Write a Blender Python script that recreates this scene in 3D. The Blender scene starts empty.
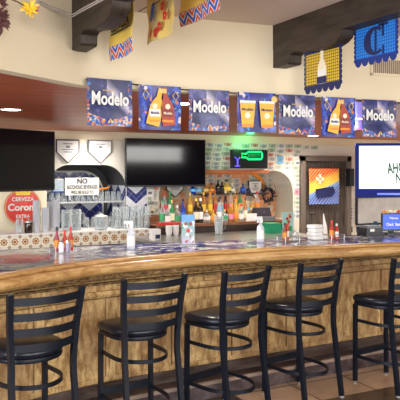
import bpy, bmesh, math, random
from mathutils import Vector, Matrix
C = bpy.context.scene
COL = C.collection
random.seed(7)
PI = math.pi
# ------------------------------------------------------------------ camera
EYE, F, HOR, TH = 1.68, 657.0, 172.0, math.radians(26.8)
cam = bpy.data.cameras.new('camera'); co = bpy.data.objects.new('camera', cam); COL.objects.link(co)
co.location = (0, 0, EYE); co.rotation_euler = (PI/2, 0, -TH)
cam.sensor_width = 36; cam.lens = F*36/400; cam.shift_y = -(200-HOR)/400; cam.clip_start = .05
C.camera = co
# ------------------------------------------------------------------ world, light, exposure
w = bpy.data.worlds.new('world'); C.world = w; w.use_nodes = True
bg = w.node_tree.nodes['Background']; bg.inputs[0].default_value = (.93, .96, 1, 1); bg.inputs[1].default_value = 1.25
C.view_settings.view_transform = 'Standard'; C.view_settings.look = 'None'
C.view_settings.exposure = 0.48; C.view_settings.gamma = 1; C.view_settings.use_curve_mapping = False
def area(name, loc, rot, sx, sy, power, color=(1, 1, 1)):
    l = bpy.data.lights.new(name, 'AREA'); l.shape = 'RECTANGLE'; l.size = sx; l.size_y = sy; l.energy = power; l.color = color
    o = bpy.data.objects.new(name, l); COL.objects.link(o); o.location = loc; o.rotation_euler = rot
    return o
area('daylight_fill_left', (-3.6, 1.5, 1.5), (math.radians(86), 0, math.radians(-80)), 5, 2.2, 230, (.95, .97, 1))  # added area light as daylight fill from the open left side
for x_, k_, z_, w_, h_ in ((-.5, 150, 1.75, 2.7, 1.8), (3.7, 150, 1.75, 2.5, 1.8), (8.0, 75, 2.36, 2.7, .6)): area('daylight_fill_behind', (x_, -4.4, z_), (math.radians(90), 0, 0), w_, h_, k_, (1, .97, .92))  # unseen area lights added as daylight fill behind the camera
area('room_fill_light', (2.0, 1.0, 2.74), (math.radians(14), 0, 0), 5, 1.6, 70, (1, .9, .75))  # added overhead fill light, no lamps modelled here

# ------------------------------------------------------------------ placing
def ray(px):
    u = (px-200)/F
    return math.sin(TH)+u*math.cos(TH), math.cos(TH)-u*math.sin(TH)
def at(px, py, Y):            # the point of the plane y = Y seen at a pixel
    a, b = ray(px); d = Y/b
    return Vector((a*d, Y, EYE-(py-HOR)*d/F))
def atz(px, py, z):           # the point of the level z seen at a pixel
    d = (EYE-z)*F/(py-HOR); a, b = ray(px)
    return Vector((a*d, b*d, z))
def dep(px, Y): return Y/ray(px)[1]

# ------------------------------------------------------------------ meshes
class MB:
    def __init__(s): s.v = []; s.f = []; s.m = []
    def add(s, vs, fs, mi=0):
        n = len(s.v); s.v += [tuple(v) for v in vs]; s.f += [tuple(i+n for i in f) for f in fs]; s.m += [mi]*len(fs); return s
    def box(s, cx, cy, cz, sx, sy, sz, rz=0, mi=0, taper=1):
        c, n = math.cos(rz), math.sin(rz); vs = []
        for z, t in ((-1, 1), (1, taper)):
            for x, y in ((-1, -1), (1, -1), (1, 1), (-1, 1)):
                X, Y = x*sx/2*t, y*sy/2*t
                vs.append((cx+X*c-Y*n, cy+X*n+Y*c, cz+z*sz/2))
        return s.add(vs, [(3, 2, 1, 0), (4, 5, 6, 7), (0, 1, 5, 4), (1, 2, 6, 5), (2, 3, 7, 6), (3, 0, 4, 7)], mi)
    def rbox(s, cx, cy, cz, sx, sy, sz, r, mi=0):
        r = min(r, sx/2.01, sy/2.01); pts = []
        for qx, qy, a0 in ((1, 1, 0), (-1, 1, 90), (-1, -1, 180), (1, -1, 270)):
            for k in range(5):
                a = math.radians(a0+k*22.5); pts.append((cx+qx*(sx/2-r)+r*math.cos(a), cy+qy*(sy/2-r)+r*math.sin(a)))
        return s.cushion(pts, cz-sz/2, cz+sz/2, min(r, sz/2)*.5, mi, (cx, cy))
    def cushion(s, pts, z0, z1, r, mi=0, cen=None):
        n = len(pts)
        if cen is None: cen = (sum(p[0] for p in pts)/n, sum(p[1] for p in pts)/n)
        size = max(math.hypot(p[0]-cen[0], p[1]-cen[1]) for p in pts)
        rings = [(z0, r), (z0+r*.3, r*.3), (z0+r, 0), (z1-r, 0), (z1-r*.3, r*.3), (z1, r)]
        vs = []
        for z, ins in rings:
            k = 1-ins/size
            for p in pts: vs.append((cen[0]+(p[0]-cen[0])*k, cen[1]+(p[1]-cen[1])*k, z))
        fs = [tuple(range(n))[::-1]]
        for q in range(len(rings)-1):
            for i in range(n):
                j = (i+1) % n; fs.append((q*n+i, q*n+j, (q+1)*n+j, (q+1)*n+i))
        fs.append(tuple((len(rings)-1)*n+i for i in range(n)))
        return s.add(vs, fs, mi)
    def lathe(s, prof, x=0, y=0, z=0, n=14, mi=0, cap0=True, cap1=True):
        vs = []
        for r, h in prof:
            for i in range(n):
                a = 2*PI*i/n; vs.append((x+r*math.cos(a), y+r*math.sin(a), z+h))
        fs = []
        for q in range(len(prof)-1):
            for i in range(n):
                j = (i+1) % n; fs.append((q*n+i, q*n+j, (q+1)*n+j, (q+1)*n+i))
        if cap0: fs.append(tuple(range(n))[::-1])
        if cap1: fs.append(tuple((len(prof)-1)*n+i for i in range(n)))
        return s.add(vs, fs, mi)
    def disc(s, x, y, z, r, th, n=32, mi=0):      # a disc standing upright facing -y
        vs = [(x+r*math.cos(2*PI*i/n), yy, z+r*math.sin(2*PI*i/n)) for yy in (y, y+th) for i in range(n)]
        fs = [tuple(range(n)), tuple(range(2*n-1, n-1, -1))]+[(i, n+i, n+(i+1) % n, (i+1) % n) for i in range(n)]
        return s.add(vs, fs, mi)
    def prism(s, poly, y0, y1, mi=0):             # outline in x,z pushed along y
        n = len(poly); vs = [(p[0], y, p[1]) for y in (y0, y1) for p in poly]
        fs = [tuple(range(n)), tuple(range(2*n-1, n-1, -1))]+[(i, n+i, n+(i+1) % n, (i+1) % n) for i in range(n)]
        return s.add(vs, fs, mi)
    def tube(s, pts, r, n=8, mi=0, closed=False, square=False):
        pts = [Vector(p) for p in pts]; m = len(pts); vs = []
        if square: n = 4
        for i, p in enumerate(pts):
            if closed: t = pts[(i+1) % m]-pts[i-1]
            else: t = pts[min(i+1, m-1)]-pts[max(i-1, 0)]
            t.normalize()
            up = Vector((0, 0, 1)) if abs(t.z) < .85 else Vector((0, 1, 0))
            a = t.cross(up).normalized(); b = t.cross(a).normalized()
            for k in range(n):
                an = 2*PI*k/n+(PI/4 if square else 0)
                vs.append(p+(a*math.cos(an)+b*math.sin(an))*r*(1.414 if square else 1))
        fs = []
        for i in range(m if closed else m-1):
            for k in range(n):
                l = (k+1) % n; j = (i+1) % m; fs.append((i*n+k, i*n+l, j*n+l, j*n+k))
        if not closed: fs += [tuple(range(n))[::-1], tuple((m-1)*n+k for k in range(n))]
        return s.add(vs, fs, mi)
    def sweep(s, path, prof, mi=0, closed=True):   # profile of (offset along the left normal, z) pushed along a plan path
        m, n = len(path), len(prof); vs = []
        for i in range(m):
            a = Vector(path[max(i-1, 0)][:2]); b = Vector(path[min(i+1, m-1)][:2]); t = (b-a).normalized(); nn = Vector((t.y, -t.x))
            for o, z in prof: q = Vector(path[i][:2])+nn*o; vs.append((q.x, q.y, z))
        fs = []
        for i in range(m-1):
            for k in range(n if closed else n-1):
                l = (k+1) % n; fs.append((i*n+k, i*n+l, (i+1)*n+l, (i+1)*n+k))
        if closed: fs += [tuple(range(n)), tuple((m-1)*n+k for k in range(n))[::-1]]
        return s.add(vs, fs, mi)
    def ribbon(s, path, z0, z1, th, mi=0):
        return s.sweep(path, [(-th/2, z0), (th/2, z0), (th/2, z1), (-th/2, z1)], mi)
    def between(s, lo, hi, z0, z1, mi=0):          # slab between two plan curves with as many points
        n = len(lo); vs = [(p[0], p[1], z) for z in (z0, z1) for c in (lo, hi) for p in c]; fs = []
        for i in range(n-1):
            fs += [(2*n+i, 2*n+i+1, 3*n+i+1, 3*n+i), (i, n+i, n+i+1, i+1), (i, i+1, 2*n+i+1, 2*n+i), (n+i+1, n+i, 3*n+i, 3*n+i+1)]
        fs += [(0, 2*n, 3*n, n), (n-1, 2*n-1, 4*n-1, 3*n-1)]
        return s.add(vs, fs, mi)
    def build(s, name, mats, parent=None, smooth=40, loc=None, rz=0, **tags):
        me = bpy.data.meshes.new(name); me.from_pydata(s.v, [], s.f); me.update()
        bm = bmesh.new(); bm.from_mesh(me); bmesh.ops.recalc_face_normals(bm, faces=bm.faces)
        bm.to_mesh(me); bm.free()
        for m in (mats if isinstance(mats, (list, tuple)) else [mats]): me.materials.append(m)
        for p, mi in zip(me.polygons, s.m): p.material_index = mi; p.use_smooth = smooth > 0
        if smooth > 0: me.set_sharp_from_angle(angle=math.radians(smooth))
        o = bpy.data.objects.new(name, me); COL.objects.link(o)
        if parent: o.parent = parent
        if loc is not None: o.location = loc
        o.rotation_euler = (0, 0, rz)
        for k, v in tags.items():
            if v: o[k] = v
        return o
def thing(name, label, cat, loc=(0, 0, 0), rz=0, group=None):
    o = bpy.data.objects.new(name, None); COL.objects.link(o); o.location = loc; o.rotation_euler = (0, 0, rz)
    o.empty_display_size = .05; o['label'] = label; o['category'] = cat
    if group: o['group'] = group
    return o
def dup(root, loc, rz=None, label=None, group=None):
    r = root.copy(); COL.objects.link(r); r.location = loc
    if rz is not None: r.rotation_euler = (0, 0, rz)
    if label: r['label'] = label
    if group: r['group'] = group
    for ch in list(root.children):
        c = ch.copy(); COL.objects.link(c); c.parent = r
        for g in list(ch.children):
            d = g.copy(); COL.objects.link(d); d.parent = c
    return r
def text(name, string, height, mat, parent, loc, rot=(PI/2, 0, 0), width=None, bold=.02, shear=0, depth=.0015, serif=False, **tags):
    cu = bpy.data.curves.new(name, 'FONT'); cu.body = string; cu.align_x = 'CENTER'; cu.align_y = 'CENTER'
    cu.offset = bold; cu.shear = shear; cu.extrude = .01; cu.resolution_u = 3
    t = bpy.data.objects.new(name, cu); COL.objects.link(t); bpy.context.view_layer.update()
    me = bpy.data.meshes.new_from_object(t.evaluated_get(bpy.context.evaluated_depsgraph_get()))
    bpy.data.objects.remove(t); bpy.data.curves.remove(cu)
    xs = [v.co.x for v in me.vertices]; ys = [v.co.y for v in me.vertices]
    w_, h_ = max(xs)-min(xs), max(ys)-min(ys); ky = height/h_; kx = (width/w_) if width else ky
    cx, cy = (max(xs)+min(xs))/2, (max(ys)+min(ys))/2
    for v in me.vertices: v.co = ((v.co.x-cx)*kx, (v.co.y-cy)*ky, v.co.z/.01*depth/2)
    me.name = name; me.materials.clear(); me.materials.append(mat)
    o = bpy.data.objects.new(name, me); COL.objects.link(o); o.location = loc; o.rotation_euler = rot
    if parent: o.parent = parent
    for k, v in tags.items(): o[k] = v
    return o
def catmull(pts, n=6):
    P = [Vector(p) for p in pts]; P = [2*P[0]-P[1]]+P+[2*P[-1]-P[-2]]; out = []
    for i in range(1, len(P)-2):
        for k in range(n):
            t = k/n; a, b, c, d = P[i-1:i+3]
            out.append(.5*((2*b)+(c-a)*t+(2*a-5*b+4*c-d)*t*t+(3*b-a-3*c+d)*t**3))
    out.append(P[-2]); return out

# ------------------------------------------------------------------ materials
class N:
    def __init__(s, name, rough=.5, metal=0, spec=.5):
        s.mat = bpy.data.materials.new(name); s.mat.use_nodes = True; s.nt = s.mat.node_tree
        s.b = s.nt.nodes['Principled BSDF']; s.b.inputs['Roughness'].default_value = rough
        s.b.inputs['Metallic'].default_value = metal; s.b.inputs['Specular IOR Level'].default_value = spec
        s._c = None
    def node(s, t): return s.nt.nodes.new(t)
    def link(s, a, b): s.nt.links.new(a, b)
    def put(s, inp, v):
        if isinstance(v, bpy.types.NodeSocket): s.link(v, inp)
        elif isinstance(v, (tuple, list)) and len(v) == 3 and inp.type == 'RGBA': inp.default_value = (*v, 1)
        else: inp.default_value = v
    def co(s):
        if not s._c: s._c = s.node('ShaderNodeTexCoord')
        return s._c.outputs['Object']
    def map(s, scale=(1, 1, 1), rot=(0, 0, 0), loc=(0, 0, 0), v=None):
        m = s.node('ShaderNodeMapping'); s.link(v or s.co(), m.inputs[0])
        m.inputs['Scale'].default_value = scale; m.inputs['Rotation'].default_value = rot; m.inputs['Location'].default_value = loc
        return m.outputs[0]
    def noise(s, scale, v=None, detail=3, rough=.55, dist=0, col=False):
        n = s.node('ShaderNodeTexNoise'); s.link(v or s.co(), n.inputs['Vector']); n.inputs['Scale'].default_value = scale
        n.inputs['Detail'].default_value = detail; n.inputs['Roughness'].default_value = rough; n.inputs['Distortion'].default_value = dist
        return n.outputs['Color' if col else 'Fac']
    def voro(s, scale, v=None, out='Color', feat='F1', rnd=1):
        n = s.node('ShaderNodeTexVoronoi'); n.feature = feat; s.link(v or s.co(), n.inputs['Vector'])
        n.inputs['Scale'].default_value = scale; n.inputs['Randomness'].default_value = rnd
        return n.outputs[out]
    def xyz(s, v=None):
        n = s.node('ShaderNodeSeparateXYZ'); s.link(v or s.co(), n.inputs[0]); return n.outputs
    def m(s, op, a, b=0, c=0):
        n = s.node('ShaderNodeMath'); n.operation = op
        for i, q in enumerate((a, b, c)): s.put(n.inputs[i], q)
        return n.outputs[0]
    def mix(s, f, a, b, mode='MIX'):
        n = s.node('ShaderNodeMix'); n.data_type = 'RGBA'; n.blend_type = mode
        s.put(n.inputs[0], f); s.put(n.inputs[6], a); s.put(n.inputs[7], b); return n.outputs[2]
    def ramp(s, f, stops, const=False):
        n = s.node('ShaderNodeValToRGB'); s.put(n.inputs[0], f); r = n.color_ramp
        if const: r.interpolation = 'CONSTANT'
        while len(r.elements) < len(stops): r.elements.new(1)
        for e, (p, c) in zip(r.elements, stops): e.position = p; e.color = (*c, 1) if len(c) == 3 else c
        return n.outputs[0]
    def color(s, c): s.put(s.b.inputs['Base Color'], c); return s
    def bump(s, h, strength=.3, dist=.01):
        n = s.node('ShaderNodeBump'); n.inputs['Strength'].default_value = strength; n.inputs['Distance'].default_value = dist
        s.link(h, n.inputs['Height']); s.link(n.outputs[0], s.b.inputs['Normal']); return s
    def emit(s, c, k): s.put(s.b.inputs['Emission Color'], c); s.b.inputs['Emission Strength'].default_value = k; return s
def plain(name, c, rough=.5, metal=0, spec=.5, var=.12, scale=18, bump=0):
    n = N(name, rough, metal, spec); f = n.noise(scale)
    n.color(n.mix(f, tuple(x*(1-var) for x in c), tuple(min(1, x*(1+var)) for x in c)))
    if bump: n.bump(f, bump, .004)
    return n.mat
def glassy(name, c=(.8, .86, .88), t=.88, rough=.06):
    n = N(name, rough, 0, .6); n.color(n.mix(n.noise(30), tuple(x*.85 for x in c), c))
    tr = n.node('ShaderNodeBsdfTransparent'); tr.inputs[0].default_value = (*[min(1, .6+.4*x) for x in c], 1)
    fr = n.node('ShaderNodeLayerWeight'); fr.inputs[0].default_value = .35
    k = n.m('MULTIPLY', n.m('SUBTRACT', 1, fr.outputs['Facing']), t)
    mx = n.node('ShaderNodeMixShader'); n.link(k, mx.inputs[0]); n.link(n.b.outputs[0], mx.inputs[1]); n.link(tr.outputs[0], mx.inputs[2])
    n.link(mx.outputs[0], n.nt.nodes['Material Output'].inputs[0]); return n.mat

M = {}
M['black_metal'] = plain('black_powder_coated_metal', (.004, .0065, .014), .42, 0, .32, .2, 40)
n = N('black_vinyl', .3, 0, .45); n.color(n.mix(n.noise(60), (.006, .009, .018), (.014, .017, .028))); n.bump(n.noise(220), .12, .002); M['vinyl'] = n.mat
M['plastic_black'] = plain('black_plastic', (.012, .013, .018), .35)
M['plastic_grey'] = plain('grey_plastic', (.16, .17, .19), .4)
M['amber_print'] = plain('amber_print', (.82, .44, .04), .45, var=.3, scale=40)
M['brick_print'] = plain('brick_print', (.40, .05, .03), .45, var=.4, scale=40)
M['white'] = plain('white_plastic', (.78, .78, .78), .4, 0, .5, .05)
M['paper'] = plain('white_paper', (.82, .81, .78), .7, 0, .3, .05)
M['ink'] = plain('black_ink', (.02, .02, .025), .6)
M['navy'] = plain('navy_print', (.01, .015, .09), .5)
M['red'] = plain('red_print', (.62, .03, .025), .45)
M['orange'] = plain('orange_print', (.85, .28, .03), .5)
M['yellow'] = plain('yellow_print', (.9, .62, .05), .45)
M['gold'] = plain('gold_print', (.7, .5, .16), .4)
M['green'] = plain('green_print', (.04, .32, .12), .5)
M['blue'] = plain('blue_print', (.03, .12, .55), .5)
M['skyblue'] = plain('sky_blue_print', (.15, .5, .85), .5)
M['pink'] = plain('pink_print', (.8, .25, .4), .5)
M['cream'] = plain('cream_print', (.85, .76, .55), .5)
M['steel'] = plain('brushed_steel', (.5, .5, .49), .3, .9, .5, .1, 60)
M['chrome'] = plain('chrome', (.42, .42, .43), .3, 1)
M['glass'] = glassy('clear_glass')
M['glass_blue'] = glassy('blue_glass', (.02, .07, .5), .35)
M['glass_green'] = glassy('green_glass', (.05, .35, .12), .35)
M['glass_amber'] = glassy('amber_glass', (.5, .2, .03), .3)
M['glass_dark'] = glassy('dark_glass', (.03, .015, .01), .1)
M['glass_gold'] = glassy('golden_liquor_glass', (.75, .45, .08), .35)
M['cup'] = glassy('frosted_plastic_cup', (.78, .80, .86), .45, .25)
# header wall, ceiling, back wall
n = N('cream_plaster', .85, 0, .2)
n.color(n.mix(n.noise(1.6, detail=4), (.76, .64, .44), (.81, .72, .55))); n.bump(n.noise(26, detail=6), .12, .006); M['plaster'] = n.mat
n = N('white_plaster', .8, 0, .2); n.color(n.mix(n.noise(3), (.70, .66, .57), (.80, .77, .69))); n.bump(n.noise(30), .1, .006); M['white_plaster'] = n.mat
n = N('yellow_cream_plaster', .8, 0, .2); n.color(n.mix(n.noise(2.2, detail=4), (.84, .78, .55), (.88, .85, .68))); n.bump(n.noise(30), .12, .006); M['yellow_plaster'] = n.mat
n = N('ceiling_paint', .8, 0, .2); n.color(n.mix(n.noise(1.2), (.74, .60, .52), (.80, .66, .58))); n.bump(n.noise(30), .1, .005); M['ceiling'] = n.mat
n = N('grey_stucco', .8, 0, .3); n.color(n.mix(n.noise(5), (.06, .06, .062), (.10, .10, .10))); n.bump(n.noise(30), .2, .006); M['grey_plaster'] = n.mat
# varnished soffit boards
n = N('varnished_mahogany_boards', .34, 0, .25)
v = n.map((.35, 5, 1), (0, 0, math.radians(6)))
x = n.xyz(n.map((1, 1, 1), (0, 0, math.radians(6))))
g = n.noise(3.2, v, 5, .6, .6)
seam = n.m('LESS_THAN', n.m('FRACT', n.m('MULTIPLY', x[1], 2.4)), .025)
c = n.ramp(g, [(.3, (.25, .034, .006)), (.5, (.44, .075, .014)), (.72, (.56, .13, .035))])
n.color(n.mix(seam, c, (.1, .03, .015))); n.bump(g, .05, .003); M['soffit'] = n.mat
# dark beams
n = N('dark_painted_timber', .55, 0, .4); g = n.noise(4, n.map((9, 1, 5)), 5)
n.color(n.ramp(g, [(.3, (.022, .014, .010)), (.7, (.06, .042, .03))])); n.bump(g, .3, .006); M['beam'] = n.mat
# bar woods
n = N('golden_oak_rail', .3, 0, .5); v = n.map((1.1, 9, 14))
g = n.noise(2.6, v, 6, .62, .5); k = n.noise(1.7, n.map((2.2, 2.2, 2.2)), 3)
c = n.ramp(g, [(.25, (.20, .095, .03)), (.44, (.44, .24, .085)), (.6, (.60, .38, .16)), (.75, (.68, .47, .23))])
dark = n.ramp(k, [(.62, (0, 0, 0)), (.72, (1, 1, 1))])
fn = n.noise(9, n.map((1.5, 14, 20)), 6, .7)
c = n.mix(n.ramp(fn, [(.5, (0, 0, 0)), (.66, (.55, .55, .55))]), c, (.20, .09, .03))
n.color(n.mix(n.m('MULTIPLY', dark, .55), c, (.22, .10, .035))); n.bump(g, .1, .003); M['rail'] = n.mat
n = N('distressed_pine', .6, 0, .35); v = n.map((3.2, 3.2, 1.0), (.1, 0, 0))
g = n.noise(6, v, 8, .74, .5); k = n.noise(2.1, None, 5, .6, .5)
c = n.ramp(g, [(.30, (.12, .06, .025)), (.42, (.34, .19, .07)), (.54, (.66, .45, .20)), (.75, (.84, .65, .34))])
st = n.ramp(k, [(.44, (0, 0, 0)), (.62, (1, 1, 1))])
k2 = n.ramp(n.noise(16, n.map((1, 1, .5)), 6, .75), [(.5, (0, 0, 0)), (.62, (.6, .6, .6))])
c = n.mix(k2, c, (.30, .17, .07))
n.color(n.mix(n.m('MULTIPLY', st, .6), c, (.24, .12, .055))); n.bump(g, .6, .012); M['pine'] = n.mat
n = N('carved_weathered_wood', .65, 0, .3); g = n.noise(30, n.map((1, 1, 2.2)), 5, .7)
n.color(n.ramp(g, [(.36, (.05, .025, .01)), (.5, (.2, .115, .045)), (.66, (.42, .27, .12))])); n.bump(g, .9, .012); M['carved'] = n.mat
n = N('dark_brown_wood', .4, 0, .4); g = n.noise(5, n.map((1, 6, 6)), 5)
n.color(n.ramp(g, [(.3, (.035, .02, .016)), (.7, (.1, .06, .05))])); n.bump(g, .2, .004); M['darkwood'] = n.mat
n = N('red_brown_shelf_wood', .45); g = n.noise(5, n.map((1, 6, 6)), 5)
n.color(n.ramp(g, [(.3, (.12, .04, .018)), (.7, (.27, .11, .05))])); M['shelfwood'] = n.mat
# mosaic bar top
n = N('broken_tile_mosaic', .13, 0, .6)
cell = n.xyz(n.voro(15)); zone = n.noise(.9, n.map((1, 1.4, 1), (0, 0, 0), (3.1, 1.2, 0)), 2)
x = n.xyz()
sw = n.noise(2.4, n.map((1, 2.2, 1)), 2, .5, 2.5)
a = n.ramp(cell[0], [(0, (.015, .02, .16)), (.22, (.06, .07, .38)), (.36, (.34, .34, .58)), (.50, (.72, .72, .72)), (.64, (.12, .08, .30)), (.80, (.8, .8, .78))], True)
b = n.ramp(cell[0], [(0, (.5, .58, .5)), (.25, (.62, .62, .58)), (.5, (.30, .42, .38)), (.68, (.6, .58, .42)), (.86, (.35, .37, .5))], True)
left = n.m('SMOOTHSTEP', x[0], 0, 0) if False else n.ramp(n.m('MULTIPLY', x[0], .35), [(.30, (1, 1, 1)), (.66, (0, 0, 0))])
c = n.mix(left, a, b)
c = n.mix(n.ramp(sw, [(.56, (0, 0, 0)), (.6, (1, 1, 1))]), c, n.ramp(cell[1], [(0, (.012, .015, .12)), (.5, (.03, .04, .26)), (.8, (.07, .05, .22))], True))
d1 = n.m('SQRT', n.m('ADD', n.m('POWER', n.m('MULTIPLY', n.m('ABSOLUTE', n.m('SUBTRACT', x[0], .93)), .9), 2), n.m('POWER', n.m('ABSOLUTE', n.m('SUBTRACT', x[1], 4.62)), 2)))
c = n.mix(n.m('LESS_THAN', n.m('ADD', d1, n.m('MULTIPLY', n.noise(5), .25)), .36), c, n.ramp(cell[2], [(0, (.42, .02, .04)), (.5, (.66, .05, .08)), (.8, (.3, .02, .07))], True))
d2 = n.m('SQRT', n.m('ADD', n.m('POWER', n.m('ABSOLUTE', n.m('SUBTRACT', x[0], 3.1)), 2), n.m('POWER', n.m('ABSOLUTE', n.m('SUBTRACT', x[1], 4.75)), 2)))
gr = n.m('LESS_THAN', n.voro(15, None, 'Distance', 'DISTANCE_TO_EDGE'), .045)
n.color(n.mix(gr, c, (.33, .34, .38))); M['mosaic'] = n.mat
# talavera tile strip
LZ0 = .78
n = N('talavera_tiles', .25, 0, .5); x = n.xyz()
tx = n.m('SUBTRACT', n.m('FRACT', n.m('DIVIDE', x[0], .125)), .5); tz = n.m('SUBTRACT', n.m('FRACT', n.m('DIVIDE', n.m('SUBTRACT', x[2], LZ0), .125)), .5)
r = n.m('SQRT', n.m('ADD', n.m('MULTIPLY', tx, tx), n.m('MULTIPLY', tz, tz))); an = n.m('ARCTAN2', tz, tx)
pet = n.m('MULTIPLY', n.m('ABSOLUTE', n.m('COSINE', n.m('MULTIPLY', an, 4))), .1)
c = n.mix(n.m('LESS_THAN', r, n.m('ADD', .25, pet)), (.82, .79, .66), (.42, .17, .03))
c = n.mix(n.m('LESS_THAN', n.m('ABSOLUTE', n.m('SUBTRACT', r, .62)), .05), c, (.30, .16, .08))
c = n.mix(n.m('LESS_THAN', n.m('ABSOLUTE', n.m('SUBTRACT', r, .17)), .03), c, (.85, .78, .6))
c = n.mix(n.m('LESS_THAN', r, .07), c, (.12, .06, .05))
edge = n.m('GREATER_THAN', n.m('MAXIMUM', n.m('ABSOLUTE', tx), n.m('ABSOLUTE', tz)), .485)
n.color(n.mix(edge, c, (.55, .52, .45))); M['talavera'] = n.mat
# blue and white diamond tiles
n = N('blue_white_zigzag_tiles', .22, 0, .5); x = n.xyz(); h = n.m('ADD', x[0], x[1])
tri = n.m('ABSOLUTE', n.m('SUBTRACT', n.m('FRACT', n.m('DIVIDE', h, .32)), .5))
zz = n.m('FRACT', n.m('ADD', n.m('DIVIDE', x[2], .27), tri))
c = n.mix(n.m('LESS_THAN', zz, .52), (.74, .76, .82), (.006, .012, .17))
a1 = n.m('LESS_THAN', n.m('FRACT', n.m('MULTIPLY', n.m('ADD', h, n.m('MULTIPLY', x[2], 1.0)), 6.25)), .05)
a2 = n.m('LESS_THAN', n.m('FRACT', n.m('MULTIPLY', n.m('SUBTRACT', h, n.m('MULTIPLY', x[2], 1.0)), 6.25)), .05)
n.color(n.mix(n.m('MULTIPLY', n.m('MAXIMUM', a1, a2), .55), c, (.45, .5, .62))); M['zigzag'] = n.mat
# orange painted back of the recess with stuck-up pictures
n = N('orange_collaged_panel', .6); cell = n.xyz(n.voro(9, n.map((1, 1, 1.3)), rnd=.7))
c = n.ramp(cell[0], [(0, (.78, .26, .05)), (.42, (.85, .36, .10)), (.58, (.62, .55, .38)), (.70, (.75, .30, .06)), (.86, (.35, .36, .26)), (.93, (.8, .55, .3))], True)
n.color(n.mix(.25, c, n.noise(30, col=True))); M['orange_panel'] = n.mat
# floor
n = N('quarry_tile_floor', .32, 0, .5); x = n.xyz(n.map((1, 1, 1), (0, 0, 0)))
fx = n.m('FRACT', n.m('DIVIDE', n.m('ADD', x[0], .15), .52)); fy = n.m('FRACT', n.m('DIVIDE', n.m('SUBTRACT', x[1], .0), .39))
gro = n.m('MAXIMUM', n.m('LESS_THAN', fx, .025), n.m('LESS_THAN', fy, .035))
idx = n.m('ADD', n.m('FLOOR', n.m('DIVIDE', n.m('ADD', x[0], .15), .52)), n.m('MULTIPLY', n.m('FLOOR', n.m('DIVIDE', x[1], .39)), 17.3))
wn = n.node('ShaderNodeTexWhiteNoise'); wn.noise_dimensions = '1D'; n.link(idx, wn.inputs['W'])
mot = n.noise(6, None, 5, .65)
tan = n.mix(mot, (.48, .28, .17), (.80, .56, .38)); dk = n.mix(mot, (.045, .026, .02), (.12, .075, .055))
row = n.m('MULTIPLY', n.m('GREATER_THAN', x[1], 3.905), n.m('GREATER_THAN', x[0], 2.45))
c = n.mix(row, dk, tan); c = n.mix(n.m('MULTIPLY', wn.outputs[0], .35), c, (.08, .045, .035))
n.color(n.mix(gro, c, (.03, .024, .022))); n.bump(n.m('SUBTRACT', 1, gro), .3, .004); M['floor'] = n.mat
n = N('dark_step_tiles', .3, 0, .5); mot = n.noise(9, None, 4)
n.color(n.ramp(mot, [(.35, (.03, .02, .022)), (.7, (.14, .105, .11))])); M['step'] = n.mat
n = N('pale_step_edge', .4, 0, .5); n.color(n.mix(n.noise(12), (.22, .16, .13), (.4, .3, .25))); M['step_edge'] = n.mat
n = N('dark_door_boards', .35, 0, .5); x = n.xyz(); g = n.noise(4, n.map((10, 1, 1)), 5)
seam = n.m('LESS_THAN', n.m('FRACT', n.m('MULTIPLY', x[0], 8)), .06)
n.color(n.mix(seam, n.ramp(g, [(.35, (.045, .035, .03)), (.75, (.15, .12, .10))]), (.015, .01, .01))); M['door'] = n.mat
# screens and lamps
n = N('switched_off_screen', .07, 0, .26); n.color((.004, .004, .007)); M['screen_off'] = n.mat
n = N('lit_white_screen', .2); n.color((.1, .1, .1)); n.emit((.93, 1, .97), 1.05); M['screen_white'] = n.mat
n = N('lit_blue_screen', .2); n.color((.02, .03, .1)); n.emit((.09, .17, .85), .8); M['screen_blue'] = n.mat
n = N('green_neon', .3); n.color((.02, .3, .1)); n.emit((.0, .62, .16), 1.7); M['neon_green'] = n.mat
n = N('pale_green_neon', .3); n.color((.3, .9, .6)); n.emit((.45, 1, .75), 1.6); M['neon_pale'] = n.mat
n = N('violet_blue_neon', .3); n.color((.1, .05, .5)); n.emit((.12, .08, .8), .9); M['neon_violet'] = n.mat
n = N('downlight_lens', .3); n.color((1, 1, 1)); n.emit((1, .95, .86), 9); M['lamp'] = n.mat

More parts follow.
